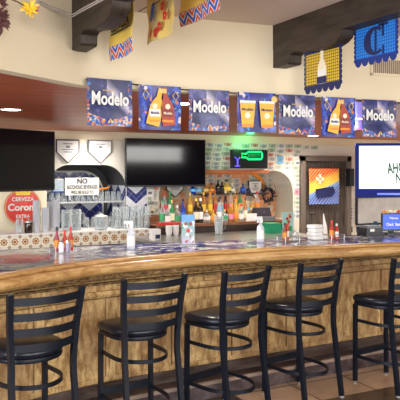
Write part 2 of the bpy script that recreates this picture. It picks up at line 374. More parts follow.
def banner_mat(name, hx, hz):
    n = N(name, .33, 0, .5); x = n.xyz()
    info = n.node('ShaderNodeObjectInfo'); off = n.node('ShaderNodeVectorMath'); off.operation = 'ADD'
    n.link(n.co(), off.inputs[0]); sc = n.m('MULTIPLY', info.outputs['Random'], 9)
    cx = n.node('ShaderNodeCombineXYZ'); n.link(sc, cx.inputs[0]); n.link(cx.outputs[0], off.inputs[1])
    cl = n.noise(9, off.outputs[0], 5, .6, .8)
    c = n.ramp(cl, [(.40, (.010, .014, .08)), (.55, (.02, .03, .16)), (.66, (.09, .08, .30)), (.78, (.35, .3, .5))])
    # streak of light cloud, upper right to the middle
    diag = n.m('ADD', n.m('MULTIPLY', x[0], .9), n.m('ADD', x[2], hz*.35)); st = n.m('SUBTRACT', 1, n.m('MULTIPLY', n.m('ABSOLUTE', n.m('SUBTRACT', diag, .04)), 16))
    st = n.m('MULTIPLY', n.m('MAXIMUM', st, 0), n.m('GREATER_THAN', x[0], -.02))
    c = n.mix(n.m('MULTIPLY', st, n.m('MULTIPLY', cl, 1.3)), c, (.75, .68, .82))
    # decorated foot and edges
    cell = n.xyz(n.voro(62, off.outputs[0]))
    orn = n.ramp(cell[0], [(0, (.03, .10, .45)), (.25, (.5, .10, .04)), (.42, (.65, .5, .42)), (.55, (.02, .03, .2)), (.68, (.05, .25, .6)), (.82, (.75, .30, .08)), (.9, (.12, .04, .25))], True)
    foot = n.m('LESS_THAN', n.m('SUBTRACT', x[2], n.m('MULTIPLY', n.m('ABSOLUTE', x[0]), .28)), -hz*.91)
    side = n.m('GREATER_THAN', n.m('ABSOLUTE', x[0]), hx*.88)
    edge = n.m('MAXIMUM', n.m('MULTIPLY', foot, 1), n.m('MULTIPLY', n.m('MULTIPLY', side, .8), n.m('GREATER_THAN', cell[1], .5)))
    c = n.mix(n.m('MULTIPLY', edge, .85), c, orn)
    n.color(c); return n.mat
M['banner'] = banner_mat('dark_blue_printed_banner', .15, .3)
n = N('night_blue_printed_banner', .33, 0, .5); x = n.xyz(); cell = n.xyz(n.voro(38))
ax = n.m('ABSOLUTE', x[0])
c = n.ramp(cell[0], [(0, (.015, .03, .28)), (.35, (.04, .10, .55)), (.6, (.02, .02, .16)), (.82, (.6, .2, .1)), (.88, (.05, .3, .65)), (.95, (.7, .6, .6))], True)
c2 = n.ramp(n.noise(10), [(.4, (.012, .02, .15)), (.65, (.05, .05, .28))])
n.color(n.mix(n.m('LESS_THAN', ax, .06), c, c2)); M['banner_b'] = n.mat

# ------------------------------------------------------------------ plan curves
rail_c = catmull([(-.9, 3.13), (-.3, 3.42), (.2, 3.67), (.679, 3.905), (1.397, 4.245), (2.19, 4.335), (3.06, 4.29), (3.96, 4.165), (4.9, 4.04), (6.2, 3.88)])
back_c = catmull([(-1.3, 4.1), (-.5, 4.5), (.2, 4.92), (.90, 5.15), (1.68, 5.13), (2.54, 5.04), (3.45, 4.95), (4.45, 4.88), (5.4, 4.80), (6.5, 4.7)])
panel_c = catmull([(-1.0, 3.5), (-.4, 3.78), (.2, 4.07), (.75, 4.30), (1.467, 4.478), (2.294, 4.543), (3.27, 4.594), (4.48, 4.65), (5.4, 4.68), (6.3, 4.7)])
soff_c = catmull([(-1.1, 2.27), (-.5, 2.775), (.0, 3.19), (.65, 3.73)], 4)[:-1]+[Vector((1.22, 4.15)), Vector((1.30, 4.2))]+catmull([(1.45, 4.21), (2.12, 4.2), (2.93, 4.11), (3.83, 4.01), (5.5, 3.83), (7.5, 3.62)], 5)
def on(curve, X):
    for a, b in zip(curve, curve[1:]):
        if a.x <= X <= b.x:
            t = (X-a.x)/(b.x-a.x); return a.y+(b.y-a.y)*t, math.atan2(b.y-a.y, b.x-a.x)
    return curve[-1].y, 0
def on_px(curve, px):         # where the line of sight of a column meets the curve in plan
    a, b = ray(px)
    for p, q in zip(curve, curve[1:]):
        s0, s1 = p.x*b-p.y*a, q.x*b-q.y*a
        if s0 <= 0 <= s1 or s1 <= 0 <= s0:
            t = s0/(s0-s1); r = p+(q-p)*t; return r.x, r.y, math.atan2(q.y-p.y, q.x-p.x)
def cut(curve, x0, x1, n=8):
    return [Vector((x0+(x1-x0)*i/n, on(curve, x0+(x1-x0)*i/n)[0])) for i in range(n+1)]

# ================================================================== SETTING
SZ, WY = 2.25, 9.0
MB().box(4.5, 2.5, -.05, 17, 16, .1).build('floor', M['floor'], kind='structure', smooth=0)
def ceil_z(Y): return 2.775
m = MB()
m.add([(x_, y_, z_) for z_ in (2.775, 2.875) for x_, y_ in ((-3, -4.6), (13, -4.6), (13, 4.5), (-3, 4.5))],
      [(0, 1, 2, 3), (7, 6, 5, 4), (0, 4, 5, 1), (1, 5, 6, 2), (2, 6, 7, 3), (3, 7, 4, 0)])
m.build('ceiling', M['ceiling'], kind='structure', smooth=0)
MB().sweep(soff_c, [(0, SZ-.005), (0, 3.45), (-.1, 3.45), (-.1, SZ-.005)]).build('wall_header', M['plaster'], kind='structure')
backline = [Vector((p.x*1.25+.6, WY+.05)) for p in soff_c]
backline[0].x = -2.5
MB().between([p+Vector((0, .1)) for p in soff_c], backline, SZ, SZ+.06).build('ceiling_soffit', M['soffit'], kind='structure', smooth=0)
# back wall with two recesses and a door hole, as one wall mesh
def arch(x0, x1, z0, z1, r, n=8):
    p = [(x0, z0), (x1, z0)]
    p += [(x1-r+r*math.cos(a), z1-r+r*math.sin(a)) for a in [PI/2*i/n for i in range(n+1)]]
    p += [(x0+r-r*math.sin(a), z1-r+r*math.cos(a)) for a in [PI/2*i/n for i in range(n+1)]]
    return p
A1 = (2.19, 3.34, .74, 1.785, .34); A2 = (3.86, 6.27, .9, 1.70, .36)
D0, D1 = at(303, 160, WY), at(346, 160, WY)
m = MB(); T = .12
def wallpiece(x0, x1, z0, z1, mi=0): m.box((x0+x1)/2, WY+T/2, (z0+z1)/2, x1-x0, T, z1-z0, mi=mi)
wallpiece(-2.5, A1[0], 0, SZ+.06, 1)
wallpiece(A1[0], A1[1], 0, A1[2]); wallpiece(A1[0], A1[1], A1[3], SZ+.06)
wallpiece(A1[1], A2[0], 0, SZ+.06)
wallpiece(A2[0], A2[1], 0, A2[2]); wallpiece(A2[0], A2[1], A2[3], SZ+.06)
wallpiece(A2[1], D0.x, 0, SZ+.06); wallpiece(D0.x, D1.x, D0.z, SZ+.06); wallpiece(D1.x, 13, 0, SZ+.06)
for A in (A1, A2):            # rounded shoulders of the arches
    x0, x1, z0, z1, r = A
    for sx, xc, xe in ((1, x1-r, x1), (-1, x0+r, x0)):
        arc = [(xc+sx*r*math.sin(a), z1-r+r*math.cos(a)) for a in [PI/2*i/8 for i in range(9)]]
        m.prism([(xe, z1)]+arc[::-1] if sx > 0 else [(xe, z1)]+arc, WY, WY+T)
m.build('wall_back', [M['white_plaster'], M['yellow_plaster']], kind='structure', smooth=0)
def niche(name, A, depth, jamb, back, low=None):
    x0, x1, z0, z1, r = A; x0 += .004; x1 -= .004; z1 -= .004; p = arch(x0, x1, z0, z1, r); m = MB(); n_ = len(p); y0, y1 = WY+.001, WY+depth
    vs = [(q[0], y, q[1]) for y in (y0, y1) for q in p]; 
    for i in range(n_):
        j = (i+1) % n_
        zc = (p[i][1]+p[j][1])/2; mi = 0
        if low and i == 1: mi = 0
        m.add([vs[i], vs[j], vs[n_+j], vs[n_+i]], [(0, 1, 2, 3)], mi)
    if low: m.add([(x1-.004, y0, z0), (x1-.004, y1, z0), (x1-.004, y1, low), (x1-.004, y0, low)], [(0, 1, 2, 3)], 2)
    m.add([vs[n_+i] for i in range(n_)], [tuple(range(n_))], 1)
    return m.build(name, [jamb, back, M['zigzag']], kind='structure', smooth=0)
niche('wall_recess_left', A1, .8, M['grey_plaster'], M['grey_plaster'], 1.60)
MB().prism(arch(2.2, 3.26, .74, 1.70, .33), WY+.77, WY+.80).build('trim_4', M['white_plaster'], kind='structure', smooth=0)
MB().prism(arch(2.2, 3.235, .74, 1.675, .31), WY+.765, WY+.77).build('trim_5', M['zigzag'], kind='structure', smooth=0)
niche('wall_recess_right', A2, .5, M['white_plaster'], M['orange_panel'])
MB().box(13.05, 2.3, 1.38, .1, 13.6, 2.76).build('wall_right', M['yellow_plaster'], kind='structure', smooth=0)
m = MB(); wx = [-3, -2, 1, 2.4, 5, 6.6, 9.4, 13]
for i, (xa, xb) in enumerate(zip(wx, wx[1:])):
    if i % 2 == 0: m.box((xa+xb)/2, -4.55, 1.4, xb-xa, .15, 2.8)
    else: sl = 2.0 if i == 5 else .8; m.box((xa+xb)/2, -4.55, sl/2, xb-xa, .15, sl).box((xa+xb)/2, -4.55, 2.75, xb-xa, .15, .1)
m.build('wall_unseen', M['darkwood'], kind='structure', smooth=0)  # unseen wall added behind the camera for its reflection in the televisions
for i in (1, 3, 5):
    xa, xb = wx[i], wx[i+1]; m = MB()
    zs = 2.02 if i == 5 else .82  # last opening shaped for its reflection in the middle television
    for q in range(4): m.box(xa+(xb-xa)*q/3, -4.5, (zs+2.7)/2, .07, .08, 2.7-zs)
    m.box((xa+xb)/2, -4.5, zs, xb-xa, .09, .06).box((xa+xb)/2, -4.5, 2.68, xb-xa, .09, .06)
    m.build('window_%d' % (i//2+1), M['darkwood'], kind='structure', smooth=0)
qa, qb = at(126.5, 200, WY).x, at(146.5, 200, WY).x
MB().box((qa+qb)/2, WY-.006, 1.15, qb-qa, .012, .70).build('trim_6', M['zigzag'], kind='structure', smooth=0)
MB().box(5.2, WY-.02, 2.19, 15.4, .04, .11).box(5.2, WY-.035, 2.235, 15.4, .07, .03).build('trim_1', M['plaster'], kind='structure')
# orange painted moulding following the right arch
p = arch(A2[0]-.03, A2[1]-.26, .95, A2[3]+.03, .36)
pts = [(q[0], WY+.44, q[1]-.06) for q in p[2:]]
MB().tube(pts, .035, 6).build('trim_2', M['orange'], kind='structure')
q0, q1 = at(203, 171, WY-.01), at(268, 172, WY-.01)
MB().box((q0.x+q1.x)/2, WY-.02, 1.69, q1.x-q0.x, .04, .055).build('trim_3', plain('burnt_orange_paint', (.55, .17, .07)), kind='structure')
# door at the right
dr = MB(); cx = (D0.x+D1.x)/2; wd = D1.x-D0.x
dr.box(cx, WY+.03, D0.z/2, wd, .05, D0.z)
door = dr.build('door_1', M['door'], kind='structure', smooth=0)
m = MB()
m.box(D0.x-.03, WY-.02, D0.z/2, .09, .07, D0.z+.12); m.box(D1.x+.03, WY-.02, D0.z/2, .09, .07, D0.z+.12); m.box(cx, WY-.02, D0.z+.03, wd+.15, .07, .09)
m.build('door_frame', plain('grey_brown_door_frame', (.16, .13, .11), .35), door)
m = MB().box(cx-.25, WY-.01, 1.0, .45, .03, .5); m.build('door_panel', M['door'], door)
m = MB().box(D0.x+.09, WY-.01, .98, .04, .02, .16).tube([(D0.x+.09, WY-.05, 1.0), (D0.x+.2, WY-.05, 1.0)], .012); m.build('door_handle', M['chrome'], door)

# ceiling beams with corbels ------------------------------------------------
def beam(px, x_left, label, y0):
    root = thing('ceiling_beam', label, 'beam', (x_left+.055, y0, 0), 0, 'dark ceiling beams with scrolled corbels')
    wd = .11; yf = -4.4
    m = MB()
    def zc(y): return ceil_z(y0+y)
    poly = [(0, 2.65), (0, zc(0)+.0), (yf, zc(yf)), (yf, zc(yf)-.2)]
    def side(poly, m, wd=wd):
        k = len(poly); vs = [(x, p[0], p[1]) for x in (-wd/2, wd/2) for p in poly]
        m.add(vs, [tuple(range(k)), tuple(range(2*k-1, k-1, -1))]+[(i, k+i, k+(i+1) % k, (i+1) % k) for i in range(k)])
    side([(0.02, 2.595), (0.02, 2.774), (yf, 2.774), (yf, 2.595)], m)
    m.build('timber', M['beam'], root)
    c = [(.02, 2.60), (.02, 2.457), (-.19, 2.457), (-.205, 2.47), (-.21, 2.52), (-.25, 2.535), (-.33, 2.53), (-.42, 2.515), (-.52, 2.504), (-.60, 2.504), (-.67, 2.512), (-.73, 2.528), (-.77, 2.55), (-.785, 2.57), (-.79, 2.60)]
    m2 = MB(); side(c, m2, wd-.004); m2.build('corbel', M['beam'], root)
beam(72, 1.158, 'dark timber ceiling beam with scrolled corbel, the left one, cables crossing over it', 4.12)
beam(273, 2.70, 'dark timber ceiling beam with scrolled corbel above the yellow and blue cut-out pennants', 4.13)

# vent on the header wall
x, y, a = on_px(soff_c, 388)
vt = thing('wall_vent', 'white-framed louvred vent high on the cream wall behind the blue pennant', 'vent', (x, y-.004, 1.68+105*dep(388, y)/F), a)
m = MB(); W, H = .30, .13
m.box(0, 0, H/2+.0, W+.04, .02, .02).box(0, 0, -H/2, W+.04, .02, .02).box(-W/2-.01, 0, 0, .02, .02, H+.02).box(W/2+.01, 0, 0, .02, .02, H+.02)
m.build('vent_frame', M['plaster'], vt)
m = MB()
for i in range(16): m.box(-W/2+.01+i*W/16, 0, 0, .006, .012, H)
m.build('slats', plain('tan_vent_slats', (.35, .27, .2)), vt); MB().box(0, .006, 0, W, .004, H).build('vent_back', plain('dark_vent', (.12, .09, .07)), vt)

# recessed downlights
def downlight(px, py, label, power):
    P = atz(px, py, SZ-.004); t = thing('recessed_downlight', label, 'downlight', P, 0, 'recessed downlights in the soffit')
    m = MB().lathe([(.085, 0), (.105, 0), (.105, .01), (.085, .01)], cap0=False, cap1=False); m.build('trim_ring', M['white'], t)
    MB().lathe([(.085, .001), (.085, .006)]).build('lens', M['lamp'], t)
    l = bpy.data.lights.new('downlight_lamp', 'SPOT'); l.energy = power; l.spot_size = math.radians(150); l.spot_blend = .8; l.color = (1, .9, .76); l.shadow_soft_size = .08
    o = bpy.data.objects.new('downlight_lamp', l); COL.objects.link(o); o.parent = t; o.location = (0, 0, -.03)
downlight(11, 110, 'round downlight in the red-brown soffit above the left television', 75)
downlight(184, 104, 'round downlight in the soffit between the third and second banners from the left', 60)
downlight(313, 136, 'round downlight in the soffit just below the fifth banner', 60)
downlight(356, 119, 'small round downlight in the soffit just left of the rightmost banner', 45)
for X, Y in ((2.7, 7.9), (4.6, 7.5), (6.5, 7.9), (9.0, 7.6)):     # added fill spots without fixtures, brightening the area behind the bar
    l = bpy.data.lights.new('back_bar_fill', 'SPOT'); l.energy = 65; l.spot_size = math.radians(150); l.spot_blend = .8; l.color = (1, .92, .8); l.shadow_soft_size = .1
    o = bpy.data.objects.new('back_bar_fill', l); COL.objects.link(o); o.location = (X, Y, SZ-.06)
def wash(name, loc, rot, energy, color):     # unseen spot without a fixture, aimed at one surface
    l = bpy.data.lights.new(name, 'SPOT'); l.energy = energy; l.color = color; l.shadow_soft_size = .05; l.spot_size = math.radians(115); l.spot_blend = .8
    o = bpy.data.objects.new(name, l); COL.objects.link(o); o.location = loc; o.rotation_euler = rot
def glow(name, loc, energy, color, size=.15):
    l = bpy.data.lights.new(name, 'POINT'); l.energy = energy; l.color = color; l.shadow_soft_size = size
    o = bpy.data.objects.new(name, l); COL.objects.link(o); o.location = loc

# ================================================================== BAR
bar = thing('bar_counter', 'long curved bar with tile mosaic top, golden rounded wooden edge and rough pine front', 'bar counter', (2.3, 4.6, 0))
def bpart(m, name, mat, **k):
    o = m.build(name, mat, bar, **k); o.location = (-2.3, -4.6, 0); return o
N_ = len(rail_c)
inner = []
for i, p in enumerate(rail_c):
    t = (rail_c[min(i+1, N_-1)]-rail_c[max(i-1, 0)]).normalized(); inner.append(p+Vector((-t.y, t.x))*.06)
bpart(MB().between(inner, back_c, 1.035, 1.083), 'mosaic_top', M['mosaic'], smooth=0)
prof = [(-.075, 1.03), (-.075, 1.084), (-.06, 1.088), (-.02, 1.088), (-.004, 1.084), (.004, 1.076), (.004, 1.066), (-.006, 1.060), (.010, 1.060), (.026, 1.052), (.034, 1.035), (.034, 1.012), (.026, .996), (.008, .986), (-.03, .984), (-.06, .984), (-.06, 1.03)]
bpart(MB().sweep(rail_c, prof), 'wood_rail', M['rail'], smooth=60)
bpart(MB().sweep(panel_c, [(-.05, .2), (-.05, 1.03), (0.02, 1.03), (.02, .2)]), 'bar_wall', M['darkwood'])
bpart(MB().between([p+Vector((0, .12)) for p in rail_c], [p+Vector((0, .02)) for p in panel_c], .99, 1.034), 'underside', M['darkwood'], smooth=0)
bpart(MB().sweep(panel_c, [(.02, .935), (.16, .935), (.175, .95), (.16, .99), (.02, .99)]), 'carved_band', M['carved'])
bpart(MB().sweep(panel_c, [(.02, .84), (.05, .84), (.055, .935), (.02, .935)]), 'frieze', M['pine'])
bpart(MB().sweep(panel_c, [(.05, .885), (.075, .89), (.075, .905), (.05, .91)]), 'moulding', M['carved'])
bpart(MB().sweep(panel_c, [(.02, .795), (.07, .80), (.085, .82), (.07, .845), (.02, .85)]), 'moulding', M['pine'])
bpart(MB().sweep(panel_c, [(.02, .20), (.045, .20), (.045, .235), (.02, .235)]), 'moulding', M['pine'])
xs = [-.9+.535*i for i in range(14)]
xs = [x+.25 for x in xs]
for a_, b_ in zip(xs, xs[1:]):
    if b_ > 6.2: break
    m = MB(); m.sweep(cut(panel_c, a_+.004, b_-.004, 4), [(.02, .235), (.036, .235), (.036, .79), (.02, .79)])
    m.sweep(cut(panel_c, a_+.004, a_+.07, 1), [(.02, .235), (.05, .235), (.05, .79), (.02, .79)])
    m.sweep(cut(panel_c, a_+.07, b_-.03, 4), [(.02, .70), (.047, .70), (.047, .79), (.02, .79)])
    bpart(m, 'front_panel', M['pine'])
bpart(MB().sweep(panel_c, [(0, 0), (.225, 0), (.225, .105), (0, .105)]), 'foot_step', M['step'])
bpart(MB().sweep(panel_c, [(.21, .105), (.235, .105), (.235, .13), (.21, .13)]), 'step_nosing', M['step_edge'])
bpart(MB().sweep(panel_c, [(0, .1), (.208, .1), (.208, .122), (0, .122)]), 'step_top', M['step'])
bpart(MB().sweep(panel_c, [(.02, .12), (.075, .12), (.06, .2), (.02, .2)]), 'kick_board', M['darkwood'])

# ================================================================== STOOLS
def seat_outline():
    hw, yf, yb = .212, .188, -.20; p = []
    for k in range(6): a = math.radians(k*18); p.append((hw-.05+.05*math.cos(a), yf-.05+.05*math.sin(a)))
    for k in range(6): a = math.radians(90+k*18); p.append((-hw+.05+.05*math.cos(a), yf-.05+.05*math.sin(a)))
    for k in range(15): a = math.radians(180+k*180/14); p.append((hw*.97*math.cos(a), yb+.19+.19*math.sin(a)))
    return p
def post_hw(z): return .186+(.030*max(0, z-.62)/.41 if z > .62 else .010*(.62-z)/.62)
def post_y(z):
    pts = [(0, -.275), (.30, -.232), (.54, -.20), (.66, -.20), (.84, -.215), (1.03, -.25)]
    for (z0, y0), (z1, y1) in zip(pts, pts[1:]):
        if z <= z1: return y0+(y1-y0)*(z-z0)/(z1-z0)
    return pts[-1][1]
def make_stool(label):
    t = thing('bar_stool', label, 'bar stool', (0, 0, 0), 0, 'black ladder-back bar stools along the bar')
    so = seat_outline()
    MB().cushion(so, .645, .70, .026, 0, (0, 0)).build('seat', M['vinyl'], t, smooth=70)
    MB().cushion([(x*.96, y*.96) for x, y in so], .620, .646, .006, 0, (0, 0)).build('seat_base', M['black_metal'], t)
    for s in (-1, 1):
        MB().tube([(s*.188, .155, 0.012), (s*.185, .155, .625)], .0145, square=True).build('leg', M['black_metal'], t, smooth=0)
        lg = MB().tube([(s*post_hw(z), post_y(z), z) for z in (.012, .15, .30, .54, .60, .66, .75, .84, .94, 1.03)], .0155, square=True)
        lg = lg.build('back_post', M['black_metal'], t, smooth=30)
        MB().lathe([(.017, 0), (.018, .012)], s*post_hw(0), post_y(0), 0, 10).build('foot_cap', M['cap'], lg)
        MB().lathe([(.016, 0), (.017, .012)], s*.188, .155, 0, 10).build('foot_cap', M['steel'], t)
    for z in (.985, .899, .813, .728):
        hw, yb = post_hw(z), post_y(z)
        path = [(-hw+2*hw*i/12, yb-.062*math.sin(PI*i/12)) for i in range(13)]
        MB().ribbon(path, z-.021, z+.021, .012).build('back_slat', M['black_metal'], t, smooth=60)
    for z, nm, hh, yb, hw in ((.485, 'seat_ring', .024, -.225, .18), (.20, 'foot_ring', .024, -.26, .185)):
        r_ = hw; k = (-.02-yb)
        path = [(-hw, .155), (-hw, .06)]+[(hw*math.cos(a), -.02+k*math.sin(a)) for a in [PI+PI*i/16 for i in range(17)]]+[(hw, .06), (hw, .155)]
        MB().ribbon(path, z, z+hh, .012).build(nm, M['black_metal'], t, smooth=60)
    MB().box(0, .156, .235, .37, .02, .05).build('footrest', M['black_metal'], t)
    return t
M['cap'] = plain('grey_rubber_cap', (.3, .3, .3), .6)
spots = [(10, 295, 13, 'black ladder-back bar stool at the left edge of the photo, nearest the camera'),
         (124, 279.5, 6, 'black ladder-back bar stool, second from the left, in front of the clear spray bottle'),
         (225, 272, 16, 'black ladder-back bar stool in the middle of the row of five'),
         (301, 263.5, 11, 'black ladder-back bar stool, fourth from the left, below the two-bottle banner at the right'),
         (394, 259, 8, 'black ladder-back bar stool at the right edge of the photo, farthest along the bar')]
first = None
for px, py, rot, lab in spots:
    P = atz(px, py, 1.03); r = math.radians(rot); lx, ly = -.216, -.25
    loc = (P.x-(lx*math.cos(r)-ly*math.sin(r)), P.y-(lx*math.sin(r)+ly*math.cos(r)), 0)
    if first is None: first = make_stool(lab); first.location = loc; first.rotation_euler = (0, 0, r)
    else: dup(first, loc, r, lab)

# ================================================================== BANNERS ALONG THE SOFFIT
def cloth(m, W, H, wav, nx=12, nz=10, th=.002, top=0, ph=0):
    g = lambda i, j: (-W/2+W*i/nx, wav*math.sin(2.2*PI*i/nx+ph)*(.3+.7*j/nz)+wav*.5*math.sin(j*.9+ph), -H*j/nz+top)
    vs = [(x, y+k*th, z) for k in (0, 1) for j in range(nz+1) for i in range(nx+1) for x, y, z in [g(i, j)]]
    K = (nx+1)*(nz+1); fs = []
    for j in range(nz):
        for i in range(nx):
            a = j*(nx+1)+i; fs += [(a, a+1, a+nx+2, a+nx+1), (K+a, K+a+nx+1, K+a+nx+2, K+a+1)]
    for i in range(nx):
        a = i; fs.append((a, K+a, K+a+1, a+1)); a = nz*(nx+1)+i; fs.append((a, a+1, K+a+1, K+a))
    for j in range(nz):
        a = j*(nx+1); fs.append((a, a+nx+1, K+a+nx+1, K+a)); a += nx; fs.append((a, K+a, K+a+nx+1, a+nx+1))
    return m.add(vs, fs)
def bottle_poly(h, r, cx, z0, tilt=0):
    p = [(-r, 0), (r, 0), (r, h*.5), (r*.75, h*.62), (r*.36, h*.76), (r*.33, h), (-r*.33, h), (-r*.36, h*.76), (-r*.75, h*.62), (-r, h*.5)]
    c, s = math.cos(tilt), math.sin(tilt)
    return [(cx+x*c-z*s, z0+x*s+z*c) for x, z in p]
offc = [p+Vector((0, -.03)) for p in soff_c]
ban = [(86, 131, 79.5, 126, 'M', 'Dark blue banner with white lettering, leftmost of the row along the soffit'),
       (138, 180, 86, 130, 'B', 'Blue banner printed with a yellow and a red bottle, left of the two bottle banners'),
       (188, 228, 90, 131, 'M', 'Dark blue banner with white lettering above the middle television'),
       (236, 274.5, 93, 132.5, 'G', 'Blue banner printed with two full golden beer glasses'),
       (278, 314, 95, 134.5, 'M', 'Dark blue banner with white lettering right of the beer glass banner'),
       (320, 354, 97.5, 137, 'B', 'Blue banner printed with a yellow and a red bottle, right of the two bottle banners'),
       (361, 394.5, 100, 137, 'M', 'Dark blue banner with white lettering above the lit television')]
for x0, x1, y0, y1, kind, lab in ban:
    ax, ay, _ = on_px(offc, x0); bx, by, _ = on_px(offc, x1); W = math.hypot(bx-ax, by-ay)
    cx, cy = (ax+bx)/2, (ay+by)/2; d = dep((x0+x1)/2, cy); zt = EYE+(HOR-y0)*d/F; H = (y1-y0)*d/F; an = math.atan2(by-ay, bx-ax)
    t = thing('soffit_banner', lab[0].lower()+lab[1:], 'banner', (cx, cy-.016, zt), an, 'printed beer banners hung along the soffit edge')
    m = cloth(MB(), W, H, .006, ph=x0); m.build('cloth', M['banner'] if kind == 'M' else M['banner_b'], t)
    yy = -.014
    if kind == 'M':
        text('lettering', 'Modelo', H*.29, M['paper'], t, (0, yy, -H*.42), width=W*.82, bold=.026)
        text('small_lettering', 'ESPECIAL', H*.035, M['gold'], t, (-.01, yy, -H*.25), width=W*.28, bold=.01)
        for s in (-1, 1): MB().prism([(0, 0), (s*.022, -.03), (s*.006, -.03)], 0, .001).build('crown_mark', M['gold'], t, loc=(0, yy, -H*.84), smooth=0)
    elif kind == 'B':
        for s, body, lb in ((-1, 'yellow', 'cream'), (1, 'red', 'green')):
            tl = -s*-.0+(-.16 if s < 0 else .1)
            p = bottle_poly(H*.86, W*.155, s*W*.2, -H*.90, math.radians(-14 if s < 0 else 8))
            m = MB().prism(p, 0, .001, 0); o = m.build('printed_bottle', M['amber_print'] if s < 0 else M['brick_print'], t, loc=(0, yy, 0), smooth=0)
            c_ = (s*W*.2+(.03 if s < 0 else -.012)-(.012 if s < 0 else 0), -H*.62)
            MB().box(c_[0], 0, c_[1], W*.25, .001, H*.17).build('printed_label', M['paper'] if s < 0 else plain('dark_red_label', (.25, .03, .03)), o, loc=(0, -.001, 0))
            text('label_lettering', 'Modelo', H*.06, M['navy'] if s < 0 else M['cream'], o, (c_[0], -.0035, c_[1]), width=W*.2)
            tp = (s*W*.2+(.062 if s < 0 else -.036), -H*.12)
            MB().box(tp[0], 0, tp[1], W*.09, .001, H*.10).build('printed_neck_foil', M['gold'], o, loc=(0, -.001, 0), smooth=0)
            MB().disc(c_[0], 0, -H*.47, W*.06, .001, 14).build('printed_crest', M['cream'], o, loc=(0, -.0015, 0), smooth=0)
            MB().box(c_[0]+s*-.0, 0, -H*.80, W*.27, .001, H*.05).build('printed_band', M['orange'], o, loc=(0, -.0008, 0))
        for s in (-1, 1):
            MB().tube([(s*W*.36, 0, -H*.12), (s*W*.28, 0, -H*.22), (s*W*.36, 0, -H*.33), (s*W*.42, 0, -H*.22)], .004, closed=True).build('gold_ornament', M['gold'], t, loc=(0, yy+.002, 0))
    else:
        for s in (-1, 1):
            cxg = s*W*.25
            p = [(cxg-W*.15, -H*.80), (cxg+W*.15, -H*.80), (cxg+W*.2, -H*.26), (cxg-W*.2, -H*.26)]
            MB().prism(p, 0, .001).build('printed_glass', M['amber_print'], t, loc=(0, yy, 0), smooth=0)
            MB().box(cxg, 0, -H*.24, W*.40, .0012, H*.06).build('foam', M['paper'], t, loc=(0, yy-.001, 0))
            text('glass_lettering', 'Modelo', H*.07, M['navy'], t, (cxg, yy-.0015, -H*.43), width=W*.3)
            MB().disc(cxg, 0, -H*.58, W*.07, .001, 16).build('printed_crest', M['cream'], t, loc=(0, yy-.001, 0))
            MB().prism([(cxg-W*.16, -H*.80), (cxg+W*.16, -H*.80), (cxg+W*.14, -H*.88), (cxg-W*.14, -H*.88)], 0, .001).build('glass_foot', M['orange'], t, loc=(0, yy, 0), smooth=0)
        MB().disc(W*.44, 0, -H*.16, W*.08, .001, 16).build('gold_ornament', M['gold'], t, loc=(0, yy, 0))
# string the banners hang from
pts = []
for px, py in ((86, 79.5), (108, 80), (135, 84.5), (160, 87), (184, 89.6), (208, 91), (232, 93), (255, 94), (276, 95.5), (296, 96), (317, 98), (337, 98.5), (358, 100), (378, 101), (400, 103), (430, 105)):
    r_ = on_px([p+Vector((0, -.012)) for p in soff_c], px)
    pts.append((r_[0], r_[1], EYE+(HOR-py)*dep(px, r_[1])/F))
MB().tube(pts, .005, 6).build('banner_cord', M['ink'], label='thin dark cord strung along the soffit edge holding the row of banners', category='cord')

# ================================================================== PENNANTS UNDER THE CEILING
def zigmat(name, H):
  n = N(name, .5); x = n.xyz()
  tri = n.m('ABSOLUTE', n.m('SUBTRACT', n.m('FRACT', n.m('DIVIDE', x[0], .10)), .5))
  zz = n.m('FRACT', n.m('MULTIPLY', n.m('ADD', n.m('DIVIDE', x[2], .11), tri), 1.5))
  band = n.ramp(zz, [(0, (.02, .09, .55)), (.38, (.8, .72, .5)), (.52, (.62, .05, .03)), (.85, (.8, .72, .5))], True)
  c = n.mix(n.m('LESS_THAN', x[2], -(H-.085)), n.mix(n.noise(8), (.80, .50, .06), (.9, .66, .16)), band)
  n.color(c); return n.mat
n = N('yellow_pennant_floral', .5); x = n.xyz(); cell = n.xyz(n.voro(22))
fl = n.ramp(n.noise(7, detail=4), [(.50, (0, 0, 0)), (.60, (1, 1, 1))])
c = n.mix(fl, (.74, .55, .16), n.ramp(cell[0], [(0, (.55, .42, .22)), (.3, (.62, .08, .04)), (.45, (.6, .5, .25)), (.65, (.25, .4, .3)), (.75, (.7, .6, .4))], True)); n.color(c); M['pen_flor'] = n.mat
def side_pennant(px0, py0, Y0, px1, py1, H, mat, label, extra=None):
    X = at(px0, py0, Y0).x; a, b = ray(px1); Y1 = X*b/a
    zb = at(px0, py0, Y0).z; zb1 = EYE-(py1-HOR)*(Y1/b)/F; W = Y0-Y1
    t = thing('ceiling_pennant', label, 'pennant', (X, (Y0+Y1)/2, (zb+zb1)/2+H), PI*1.5, 'yellow printed pennants hung near the ceiling')
    cloth(MB(), W, H, .012, ph=px0).build('cloth', mat, t)
    if extra: extra(t, W, H)
    return t
def exA(t, W, H):
    text('lettering', 'CERVEZA', H*.15, M['ink'], t, (.02, -.022, -H*.5), width=W*.78, bold=.01)
    for z in (.40, .60): MB().box(.02, 0, 0, W*.8, .001, .008).build('printed_rule', M['ink'], t, loc=(0, -.02, -H*z))
side_pennant(111, 62, 3.96, 134, 50.5, .38, zigmat('yellow_pennant_zigzag', .38), 'yellow pennant with dark lettering and zigzag foot, hanging beside the left beam', exA)
